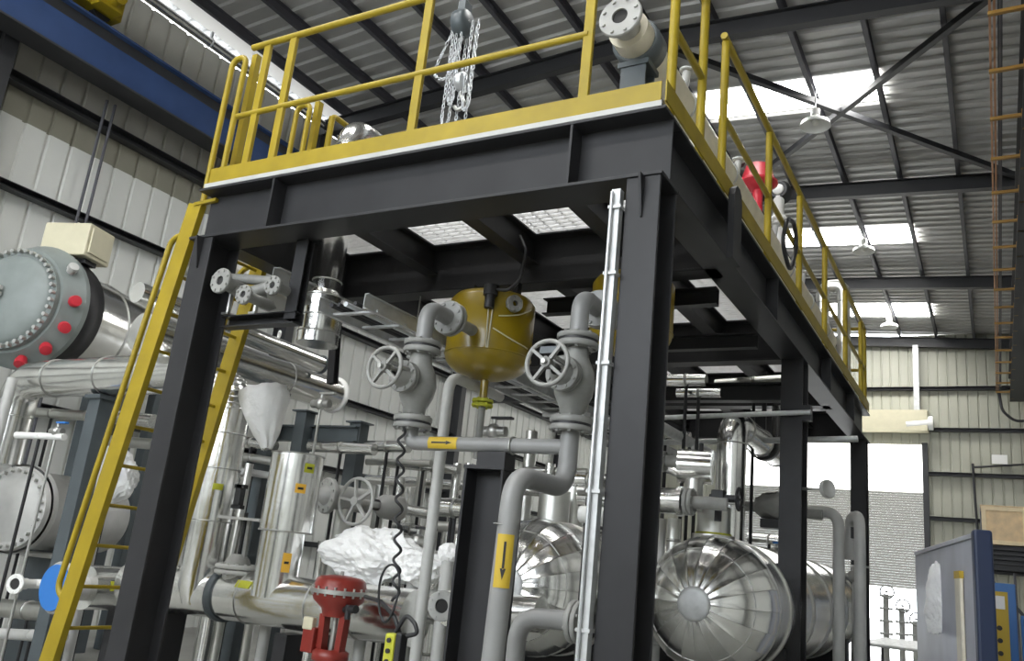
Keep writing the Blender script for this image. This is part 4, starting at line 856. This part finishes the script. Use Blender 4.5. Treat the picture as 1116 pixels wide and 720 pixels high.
# red control valve
p = V((-3.821, 4.600, 1.277)); ptop = V((-3.836, 4.600, 1.352)).z
t = thing('red_control_valve', 'red diaphragm control valve low in front of the plastic heap', 'valve', (p.x, p.y, 0.1))
z0 = ptop
MB().lathe((p.x, p.y, z0-0.09), (0,0,1), [(0.0, 0.18), (0.015, 0.175), (0.06, 0.165), (0.08, 0.14), (0.092, 0.06), (0.095, 0)], 32).build('upper_case', 'red', t)
rim = MB().lathe((p.x, p.y, z0-0.115), (0,0,1), [(0, 0.14), (0, 0.195), None, (0, 0.195), (0.027, 0.195), None, (0.027, 0.195), (0.027, 0.14)], 32)
for i in range(18):
    q_ = 2*PI*i/18; rim.cyl((p.x+math.cos(q_)*0.18, p.y+math.sin(q_)*0.18, z0-0.13), (p.x+math.cos(q_)*0.18, p.y+math.sin(q_)*0.18, z0-0.07), 0.008, n=6)
rim.build('bolted_rim', 'bolt', t)
MB().lathe((p.x, p.y, z0-0.26), (0,0,1), [(0, 0.09), (0.05, 0.105), (0.10, 0.165), (0.145, 0.18)], 32).build('lower_case', 'red', t)
MB().cyl((p.x, p.y, z0+0.0), (p.x, p.y, z0+0.03), 0.012, n=10).build('vent', 'bolt', t)
for s in (-1, 1): MB().bar((p.x+s*0.085, p.y-0.01, z0-0.25), (p.x+s*0.075, p.y-0.01, z0-0.49), 0.045, 0.06).build('yoke_arm', 'red', t)
MB().cyl((p.x, p.y, z0-0.25), (p.x, p.y, z0-0.5), 0.02, n=12).build('stem', 'bolt', t)
MB().lathe((p.x, p.y, z0-0.55), (0,0,1), [(0, 0.07), (0.02, 0.12), (0.07, 0.12), (0.09, 0.09)], 24).build('yoke_base', 'red', t)
MB().box((p.x-0.20, p.y-0.08, z0-0.50), (p.x-0.10, p.y+0.04, z0-0.34)).build('positioner', 'red', t, 0.01)
MB().box((p.x-0.205, p.y-0.085, z0-0.36), (p.x-0.12, p.y-0.04, z0-0.28)).build('terminal_box', 'cream', t, 0.008)
MB().cyl((p.x+0.11, p.y-0.05, z0-0.20), (p.x+0.22, p.y-0.08, z0-0.19), 0.026, n=12).cyl((p.x+0.15, p.y-0.07, z0-0.26), (p.x+0.15, p.y-0.07, z0-0.17), 0.02, n=10).build('connector', 'black', t)
MB().flange((p.x, p.y, z0-0.58), (0,0,1), 0.13, 0.03, 8).lathe((p.x, p.y, z0-1.1), (0,0,1), [(0, 0.07), (0.15, 0.12), (0.3, 0.13), (0.42, 0.09), (0.5, 0.08)], 24).flange((p.x-0.2, p.y, z0-0.9), (1,0,0), 0.12, 0.03, 8).flange((p.x+0.2, p.y, z0-0.9), (1,0,0), 0.12, 0.03, 8).cyl((p.x-0.2, p.y, z0-0.9), (p.x+0.2, p.y, z0-0.9), 0.07).box((p.x-0.06, p.y-0.06, 0), (p.x+0.06, p.y+0.06, z0-1.08)).build('body', 'valve', t)
# open flange spool
c = V((-3.164, 4.850, 1.235))
t = thing('open_flange_spool', 'short clad spool ending in a pale open flange beside the support column', 'pipe', (c.x, c.y, 1.0))
MB().flange(c, (0.25,-1,0), 0.098, 0.03, 8, 0.045, 0.008).build('flange', 'light', t)
MB().lathe(c, (-0.25,1,0), [(0.01, 0.06), (0.1, 0.055), (0.25, 0.055)], 18).build('neck', 'light', t)
MB().lathe(c, (-0.25,1,0), [(-0.004, 0), (-0.004, 0.045)], 18).build('bore', 'darkbore', t)
MB().tube([c+V((-0.05,0.2,-0.02)), c+V((-0.12,0.45,-0.03)), c+V((-0.5,0.45,-0.05))], 0.12, 22, 0.1).build('cladding', 'clad', t)
MB().cyl(c+V((0.05,0.55,-0.02)), c+V((0.45,0.55,0.0)), 0.12, n=22).build('cladding', 'clad', t)
# left edge: lower vessel, small nozzles and blue handled valves
o2 = V((-8.740, 5.200, 1.574)); ax2 = V((-0.25, 0.97, 0)).normalized()
t = thing('lower_vessel', 'grey vessel with a bolted round cover low at the edge behind the slate post', 'vessel', (o2.x, o2.y, 0))
b = MB().lathe(o2, ax2, [(-0.05, 0), (-0.04, 0.2), (0, 0.34), None, (0, 0.34), (0, 0.42), None, (0, 0.42), (0.06, 0.43), None, (0.07, 0.45), (0.14, 0.45), None, (0.14, 0.45), (0.16, 0.40), (1.3, 0.40), None, (1.3, 0.40), (1.3, 0)], 44)
_, u_, w_ = basis(ax2)
for i in range(28):
    q_ = 2*PI*i/28; p = o2+(u_*math.cos(q_)+w_*math.sin(q_))*0.38; b.cyl(p-ax2*0.05, p+ax2*0.03, 0.02, n=6)
b.build('shell', 'light', t)
MB().box((o2.x-0.5, o2.y+0.6, 0), (o2.x+0.3, o2.y+0.8, o2.z-0.3)).build('support', 'slate', t)
c = V((-7.706, 4.800, 0.918))
t = thing('drain_nozzle', 'small white flanged drain nozzle under the lower vessel', 'pipe', c)
MB().flange(c, (0.35,-1,0), 0.088, 0.025, 6, 0.05, 0.008).build('flange', 'whitepl', t)
MB().lathe(c, (0.35,-1,0), [(0.003, 0), (0.003, 0.05)], 18).build('bore', 'darkbore', t)
MB().cyl(c, c+V((-0.04,0.12,0)), 0.05).tube([c+V((-0.04,0.12,0)), c+V((-0.07,0.25,0)), c+V((0.5,0.3,0.05))], 0.042, 14, 0.05).build('pipe', 'whitepl', t)
def base_z(x, y):
    # a pipe that comes down over a pressure vessel ends on its shell
    for vx_, y0, y1, r_ in ((-1.90, 6.15, 11.3, 0.52), (-3.02, 5.43, 10.1, 0.50)):
        if abs(x-vx_) < r_ and y0 < y < y1: return 1.40+math.sqrt(max(0, r_*r_-(x-vx_)**2))-0.03
    return 0.0
def run(a, b, r, m, label, name='branch_pipe', bands=1):
    t = thing(name, label, 'pipe', (a[0], a[1], 0)); a, b = V(a), V(b)
    up_ = abs(a.z-b.z) > 0.6*(a-b).length
    if up_: b = V((a.x, a.y, base_z(a.x, a.y)+0.01))
    else:
        c = a.lerp(b, 0.5); MB().cyl((c.x, c.y, base_z(c.x, c.y)), (c.x, c.y, c.z-r*0.6), 0.016, n=8).build('support_rod', 'steel', t)
    MB().cyl(a, b, r, n=20).build('pipe' if m not in ('clad', 'cladm') else 'cladding', m, t)
    for i in range(bands):
        p = a.lerp(b, (i+1)/(bands+1)); MB().lathe(p, b-a, [(-0.012, r), (-0.012, r*1.09), (0.012, r*1.09), (0.012, r)], 22).build('band', 'seam' if m in ('clad', 'cladm') else m, t)
    return t
def ball_valve(p, m, label, r=0.04):
    p = V(p); t = thing('ball_valve', label, 'valve', (p.x, p.y, 0))
    MB().cyl((p.x, p.y, base_z(p.x, p.y)), p, 0.014, n=8).build('riser', 'bolt', t)
    MB().sphere(p, r*1.25, 14).cyl(p+V((-r*2.2,0,0)), p+V((r*2.2,0,0)), r*0.8, n=14).cyl(p, p+V((0,0,r*1.9)), r*0.35, n=10).build('body', 'bolt', t)
    MB().box(p+V((-r*0.5,-r*0.5,r*1.9)), p+V((r*3.2,r*0.5,r*2.3))).build('lever', m, t, 0.004)
    return t
run((-8.683, 4.850, 2.844), (-8.181, 4.850, 1.640), 0.05, 'light', 'upright grey pipe at the picture edge below the clad elbow')
run((-8.364, 4.850, 2.264), (-7.594, 4.850, 2.260), 0.032, 'whitepl', 'thin white branch pipe with a blue valve handle near the slate post')
run((-9.706, 5.600, 2.649), (-8.457, 5.600, 2.604), 0.055, 'cladm', 'stubby clad branch close under the thick clad pipe')
run((-8.865, 5.900, 2.671), (-7.751, 5.900, 2.608), 0.075, 'clad', 'clad pipe stretch seen behind the ladder, directly under the thick one')
run((-9.062, 6.100, 2.431), (-7.933, 6.100, 2.393), 0.06, 'cladm', 'second clad pipe stretch lower behind the ladder')
run((-9.581, 5.700, 1.108), (-8.559, 5.700, 1.136), 0.03, 'light', 'slim grey pipe below the bolted lower vessel cover')
run((-8.995, 5.500, 0.572), (-7.992, 5.500, 0.634), 0.09, 'cladm', 'clad pipe low at the edge beside the blue blind cap')
run((-8.402, 5.200, 0.400), (-7.425, 5.200, 0.492), 0.05, 'light', 'grey pipe lowest at the edge beside the ladder foot')
run((-6.687, 6.000, 2.460), (-6.043, 6.000, 2.401), 0.05, 'clad', 'bright clad pipe, upper of the three between elbow and drum')
run((-6.645, 6.000, 2.304), (-6.007, 6.000, 2.252), 0.04, 'cladm', 'clad pipe, middle one of the three between elbow and drum')
run((-6.716, 6.100, 2.169), (-6.074, 6.100, 2.122), 0.035, 'light', 'grey pipe, lowest of the three between elbow and drum')
run((-5.877, 6.300, 2.455), (-5.071, 6.300, 2.440), 0.055, 'clad', 'clad pipe passing behind the upright drum top')
run((-5.329, 6.500, 2.502), (-4.821, 6.500, 2.505), 0.055, 'clad', 'bright clad pipe end left of the coiled cable below the spool')
run((-5.546, 6.800, 2.387), (-4.754, 6.800, 2.395), 0.035, 'cladm', 'slim clad pipe under the bright pipe end by the coiled cable')
run((-5.253, 6.600, 1.967), (-4.543, 6.600, 1.907), 0.05, 'clad', 'slanting clad pipe between coiled cable and standpipe')
run((-4.025, 5.900, 1.931), (-3.632, 5.900, 1.924), 0.075, 'clad', 'fat bright clad pipe between standpipe and support column')
run((-4.527, 6.600, 1.800), (-4.041, 6.600, 1.801), 0.05, 'cladm', 'clad pipe just under the fat bright one by the support column')
run((-4.733, 6.900, 2.384), (-4.727, 6.900, 2.055), 0.06, 'cladm', 'upright clad pipe behind the spool, above the fat bright pipe')
run((-4.709, 7.200, 2.456), (-4.680, 7.200, 2.091), 0.045, 'clad', 'slim upright clad pipe above the fat bright pipe')
run((-4.266, 6.200, 1.745), (-4.258, 6.200, 1.386), 0.075, 'cladm', 'upright clad pipe beside the standpipe, below the fat bright pipe')
run((-4.188, 6.400, 1.751), (-4.178, 6.400, 1.286), 0.07, 'clad', 'upright clad pipe left of the support column')
run((-3.677, 5.900, 1.677), (-3.662, 5.900, 1.257), 0.03, 'whitepl', 'thin white upright pipe against the support column')
run((-5.394, 6.900, 2.156), (-5.384, 6.900, 1.526), 0.06, 'cladm', 'upright clad pipe behind the pale handwheel')
run((-5.394, 7.200, 2.289), (-5.350, 7.200, 1.547), 0.05, 'clad', 'slim upright clad pipe behind the coiled cable')
run((-5.339, 7.500, 2.479), (-5.314, 7.500, 1.568), 0.05, 'cladm', 'upright clad pipe farther back between coil and standpipe')
run((-5.972, 6.000, 2.104), (-5.826, 6.000, 1.108), 0.045, 'cladm', 'upright clad pipe just left of the upright drum')
run((-6.238, 5.900, 2.211), (-6.215, 5.900, 1.649), 0.04, 'cladm', 'upright clad pipe behind the yoke valve')
run((-4.147, 7.400, 2.250), (-3.350, 7.400, 2.229), 0.05, 'clad', 'level clad pipe behind the bend of the drop pipe')
run((-4.263, 7.800, 2.493), (-3.551, 7.800, 2.501), 0.035, 'cladm', 'thin level clad pipe glimpsed over the drop pipe bend')
run((-2.559, 5.400, 2.154), (-2.316, 5.400, 2.151), 0.05, 'clad', 'short clad pipe end between right valve and cable channel')
run((-2.390, 5.200, 1.905), (-2.213, 5.200, 1.904), 0.055, 'whitepl', 'short white pipe end beside the cable channel')
run((-2.900, 7.600, 2.620), (-2.445, 7.600, 2.466), 0.04, 'clad', 'sloping clad pipe left of the drum-shaped valve cover')
run((-2.290, 6.200, 1.805), (-2.284, 6.200, 1.474), 0.05, 'cladm', 'upright clad pipe between near column and big vessel')
run((-2.321, 6.900, 2.037), (-2.331, 6.900, 1.777), 0.055, 'cladm', 'upright clad stub left of the big vessel nozzle')
run((-2.494, 7.100, 2.044), (-2.491, 7.100, 1.700), 0.035, 'light', 'thin grey upright pipe beside the big vessel')
ball_valve((-7.728, 4.850, 2.310), 'blue', 'small ball valve with a blue lever on the thin white branch', 0.04)
ball_valve((-8.992, 5.000, 2.638), 'blue', 'small ball valve with a blue lever at the picture edge', 0.04)
ball_valve((-5.731, 6.200, 2.859), 'bolt', 'small ball valve on top of the slate posts', 0.05)
ball_valve((-3.952, 5.600, 1.634), 'black', 'small black-levered ball valve between heap and standpipe', 0.05)
ball_valve((-3.556, 5.500, 1.425), 'black', 'small black-levered ball valve beside the support column', 0.05)
ball_valve((-3.368, 5.600, 2.514), 'black', 'black-levered ball valve above the U-bolted spool', 0.05)
ball_valve((-2.145, 4.800, 2.020), 'bolt', 'small ball valve between right spool drop and cable channel', 0.04)
ball_valve((-1.912, 8.800, 1.900), 'blue', 'small ball valve on top of the big vessel shell', 0.05)
ball_valve((-1.301, 9.600, 1.769), 'light', 'small ball valve at the far end of the big vessel', 0.05)
run((-2.484, 7.000, 3.241), (-2.128, 7.000, 3.236), 0.055, 'clad', 'short clad pipe end high under the deck behind the near column')
run((-2.420, 7.100, 3.147), (-2.025, 7.100, 3.144), 0.04, 'clad', 'slim clad pipe end just under the short one high below the deck')
run((-2.309, 7.900, 3.397), (-1.571, 7.900, 3.440), 0.06, 'cladm', 'clad pipe level under the deck leading to the second column')
run((-2.35, 6.0, 2.74), (-2.35, 8.6, 2.74), 0.045, 'galv', 'galvanised pipe running back under the deck left of the tall outlet pipe')
run((-5.407, 7.000, 2.403), (-4.559, 7.000, 2.369), 0.045, 'clad', 'bright level clad pipe behind the coiled cable below the spool')
run((-6.162, 7.600, 2.290), (-4.699, 7.600, 2.276), 0.05, 'clad', 'long level clad pipe farther back, crossing behind coil and standpipe')
run((-4.375, 6.300, 2.008), (-3.877, 6.300, 2.012), 0.03, 'light', 'slim grey pipe on top of the fat bright one by the support column')
run((-5.239, 7.000, 1.767), (-4.792, 7.000, 1.754), 0.06, 'clad', 'level clad pipe just above the plastic heap behind the coil')
run((-6.247, 8.000, 2.522), (-6.224, 8.000, 1.938), 0.075, 'clad', 'wide upright clad pipe right of the pale handwheel')
run((-5.970, 8.200, 2.399), (-5.912, 8.200, 1.561), 0.085, 'clad', 'wide upright clad pipe seen between coil and standpipe')
run((-5.075, 8.000, 2.562), (-5.064, 8.000, 2.129), 0.06, 'clad', 'upright clad pipe hard against the support column top')
run((-3.946, 5.900, 1.583), (-3.928, 5.900, 1.228), 0.06, 'clad', 'bright upright clad pipe above the open flange spool')
run((-4.008, 6.300, 1.602), (-4.002, 6.300, 1.301), 0.045, 'clad', 'slim upright clad pipe above and right of the open flange spool')
run((-5.478, 6.300, 1.565), (-5.442, 6.300, 1.073), 0.08, 'clad', 'upright clad pipe between upright drum and plastic heap')
run((-7.132, 6.600, 2.136), (-7.040, 6.600, 1.371), 0.11, 'clad', 'wide upright clad pipe behind the yoke valve')
run((-4.544, 8.400, 3.004), (-4.524, 8.400, 2.384), 0.07, 'cladm', 'upright clad pipe behind the right gate valve drop')
run((-3.868, 7.600, 2.544), (-3.877, 7.600, 2.224), 0.05, 'clad', 'slim upright clad pipe over the half hidden vessel')
run((-3.224, 8.400, 3.024), (-2.702, 8.400, 2.975), 0.05, 'clad', 'level clad pipe behind the drum-shaped valve cover')
run((-2.844, 7.600, 2.449), (-2.868, 7.600, 2.108), 0.08, 'clad', 'upright clad pipe right behind the near column')
run((-2.335, 9.400, 2.072), (-1.885, 9.400, 2.059), 0.05, 'clad', 'low clad pipe crossing over the big vessel shell')
# ---------------------------------------------------------------- the far right corner
na, fa = V((-0.10, 7.5, 0)), V((-0.80, 11.0, 0)); dr = (fa-na).normalized(); sd = V((dr.y, -dr.x, 0)); H = 2.12
t = thing('machine_panel', 'tall grey blue machine panel with rounded navy end post by the far wall', 'panel', (na.x, na.y, 0))
def slab(mb, a, b, z0, z1, w): return mb.prof(V((a.x, a.y, (z0+z1)/2)), V((b.x, b.y, (z0+z1)/2)), [(-w/2, -(z1-z0)/2), (w/2, -(z1-z0)/2), (w/2, (z1-z0)/2), (-w/2, (z1-z0)/2)])
slab(MB(), na+dr*0.05, fa, 0.05, H-0.02, 0.05).build('face', 'panel', t, 0.01)
slab(MB(), na-dr*0.06, na+dr*0.06, 0.0, H+0.03, 0.13).build('end_post', 'navy', t, 0.02)
slab(MB(), na, fa, H-0.02, H+0.02, 0.07).build('top_rail', 'panel', t, 0.006)
slab(MB(), na, fa, 0.0, 0.06, 0.09).build('foot_rail', 'navy', t, 0.006)
q = na+dr*0.75-sd*0.045
t2 = thing('panel_strip', 'pale yellow upright strip standing against the grey blue panel near its navy post', 'strip', (q.x, q.y, 0))  # upright yellowish strip set close to the panel face
slab(MB(), q-dr*0.12, q+dr*0.12, 0.0, 1.86, 0.03).build('strip', 'wrap', t2, 0.008)
slab(MB(), q-dr*0.125, q+dr*0.125, 1.80, 1.86, 0.034).build('tape', 'tag', t2)
q = V((-0.481, 9.300, 1.635)); f_ = (q-na).dot(dr); q = na+dr*f_-sd*0.06; q.z = 1.62
film('plastic_wrap', 'crumpled white shape hanging against the grey blue panel', q, (0.12, 0.05, 0.36), 21, 0.13, 5, False)  # crumpled white form set close to the panel face
# crate on a stack of dark sheets on a rack
t = thing('storage_rack', 'dark steel rack carrying the pine crate and stacked sheets by the back wall', 'rack', (0.5, 20.0, 0))
for x in (-0.15, 1.2):
    for y in (19.7, 20.7): MB().box((x-0.04, y-0.04, 0), (x+0.04, y+0.04, 2.45)).build('post', 'girt', t)
for y in (19.7, 20.7): MB().box((-0.2, y-0.03, 2.38), (1.3, y+0.03, 2.48)).build('beam', 'girt', t)
MB().bar((-0.15, 19.65, 2.2), (1.2, 19.65, 0.6), 0.05, 0.06).build('brace', 'girt', t)
for i in range(4):
    z = 2.485+i*0.092
    o_ = MB().box((-0.22+0.01*i, 19.6, z), (1.3, 20.8, z+0.035)).box((-0.1, 19.7, z+0.036), (1.2, 19.78, z+0.09)).box((-0.1, 20.6, z+0.036), (1.2, 20.68, z+0.09)).build('dark_pallet', 'girt')
    tag(o_, ['lowest dark pallet in the stack under the pine crate', 'second lowest dark pallet in the stack under the pine crate', 'dark pallet third from the bottom under the pine crate', 'topmost dark pallet directly beneath the pine crate'][i], 'pallet', 'dark pallets under the crate')
t = thing('wooden_crate', 'pale pine crate with framed sides on top of the dark pallets', 'crate', (0.5, 20.2, 2.86))
x0, x1, y0, y1, z0, z1 = -0.25, 1.25, 19.6, 20.8, 2.865, 3.60
MB().box((x0+0.03, y0+0.03, z0+0.03), (x1-0.03, y1-0.03, z1-0.03)).build('panel', 'wood', t)
for x in (x0, (x0+x1)/2-0.04, x1-0.08): MB().box((x, y0, z0), (x+0.08, y0+0.03, z1)).build('batten', 'batten', t)
for z in (z0, z1-0.08): MB().box((x0+0.08, y0-0.002, z), (x1-0.08, y0+0.028, z+0.08)).build('batten', 'batten', t)
MB().box((x0-0.02, y0-0.02, z1), (x1+0.02, y1+0.02, z1+0.02)).build('lid', 'wood', t)
t = thing('tool_cabinet', 'blue framed tool cabinet with yellow dotted door beside the navy panel post', 'cabinet', (0.0, 14.6, 0))
MB().box((-0.20, 14.5, 0.0), (0.20, 15.1, 1.98)).build('case', 'cabblue', t, 0.01)
dd = MB().box((-0.18, 14.48, 0.1), (0.10, 14.499, 1.86)).build('door', 'tag', t)
for i in range(7): MB().cyl((-0.02, 14.479, 1.36-0.17*i), (-0.02, 14.474, 1.36-0.17*i), 0.035, n=10).build('hole', 'ink', dd)
MB().box((-0.15, 14.474, 1.62), (0.06, 14.480, 1.80)).build('notice', 'whitepl', dd)
t = thing('storage_cabinet', 'bright blue steel cabinet standing right of the yellow dotted door', 'cabinet', (0.6, 14.2, 0))
MB().box((0.24, 13.9, 0.0), (1.10, 14.4, 1.56)).build('case', 'cabblue', t, 0.012)
for x in (0.26, 0.68):
    d_ = MB().box((x, 13.88, 1.10), (x+0.40, 13.899, 1.53)).build('door', 'cabblue', t, 0.004); MB().box((x+0.32, 13.86, 1.2), (x+0.34, 13.88, 1.4)).build('handle', 'bolt', d_)
    d_ = MB().box((x, 13.88, 0.06), (x+0.40, 13.899, 1.07)).build('door', 'cabblue', t, 0.004); MB().box((x+0.32, 13.86, 0.6), (x+0.34, 13.88, 0.8)).build('handle', 'bolt', d_)
# pipes on the far wall
t = thing('wall_conduit', 'dark conduit dropping down the back wall beside the crate', 'conduit', (-0.45, 28.8, 0))
MB().tube([(-0.534, 28.750, 5.788), (-0.479, 28.750, 3.515), (-0.557, 28.750, 0.963)], 0.035, 8, 0.1).tube([(-0.538, 28.750, 5.679), (0.784, 28.750, 5.806)], 0.03, 8, 0).build('conduit', 'girt', t)
MB().box((-0.031, 28.700, 5.798), (0.374, 28.800, 6.067)).build('light_fitting', 'whitepl', t)
t = thing('pipe_portal', 'thin dark square-cornered pipe frame rising behind the pine crate', 'frame', (0.1, 27, 0))
MB().tube([(-0.32, 27, 0.0), (-0.345, 27.000, 4.369), (0.355, 27.000, 4.360), (0.40, 27, 0.0)], 0.035, 8, 0.1).build('frame', 'purlin', t)
t = thing('cable_run', 'short dark cables drooping off the runway end by the back wall', 'cable', (0.2, 28.4, 7))
MB().tube([(0.24, 28.2, 7.85), (0.30, 28.3, 7.3), (0.62, 28.4, 7.0), (1.3, 28.5, 7.1)], 0.04, 8, 0.4).build('cable', 'girt', t)
# valves and spools standing by the open roller door
for i, (px, Y, n, lab) in enumerate(((966, 24.0, 4, 'tall grey flanged valve tree nearest the platform by the open roller door'), (976, 25.0, 3, 'grey flanged valve tree behind the tall one by the open roller door'),
                                     (986, 25.5, 2, 'lower grey flanged spool right of the valve trees by the open roller door'), (996, 26.0, 1, 'lowest grey flanged spool by the open roller door'))):
    b0 = V((-2.491, 24.000, 0.806))
    x = b0.x+0.27*i; y = Y
    t = thing('flanged_spool', lab, 'pipe', (x, y, 0), 'flanged spools by the roller door')
    MB().cyl((x, y, 0.02), (x, y, 0.55+0.3*n), 0.07, n=14).build('pipe', 'light', t)
    for j in range(n+1):
        MB().flange((x, y, 0.5+0.3*j), (0,0,1), 0.16, 0.05, 8).build('flange', 'light', t)
    if n > 1: MB().torus((x+0.05, y-0.2, 0.6+0.3*n), (0,1,0), 0.16, 0.02, 24, 6).cyl((x+0.05, y-0.2, 0.6+0.3*n), (x, y, 0.6+0.3*n), 0.03, n=10).build('handwheel', 'valve', t)
    MB().flange((x, y, 0.02), (0,0,1), 0.16, 0.04, 8).build('base_flange', 'light', t)
t = thing('roller_bench', 'long grey roller bench in front of the open roller door', 'bench', (-1.7, 22, 0))
for x in (-2.5, -1.35): MB().box((x-0.03, 19.4, 0.62), (x+0.03, 23.4, 0.72)).build('rail', 'galv', t)
for i in range(14): MB().cyl((-2.46, 19.5+0.29*i, 0.70), (-1.39, 19.5+0.29*i, 0.70), 0.04, n=10).build('roller', 'galv', t)
for x in (-2.5, -1.35):
    for y in (19.6, 23.2): MB().box((x-0.03, y-0.03, 0), (x+0.03, y+0.03, 0.62)).build('leg', 'girt', t)
t = thing('wall_conduit', 'pair of thin dark conduits down the side wall above the cream control box', 'conduit', (XL+0.22, 6.9, 1.5))
for d in (0, 0.14): MB().cyl((XL+0.24, 6.653+d, 1.2), (XL+0.24, 6.653+d, 7.6), 0.022, n=8).build('conduit', 'purlin', t)
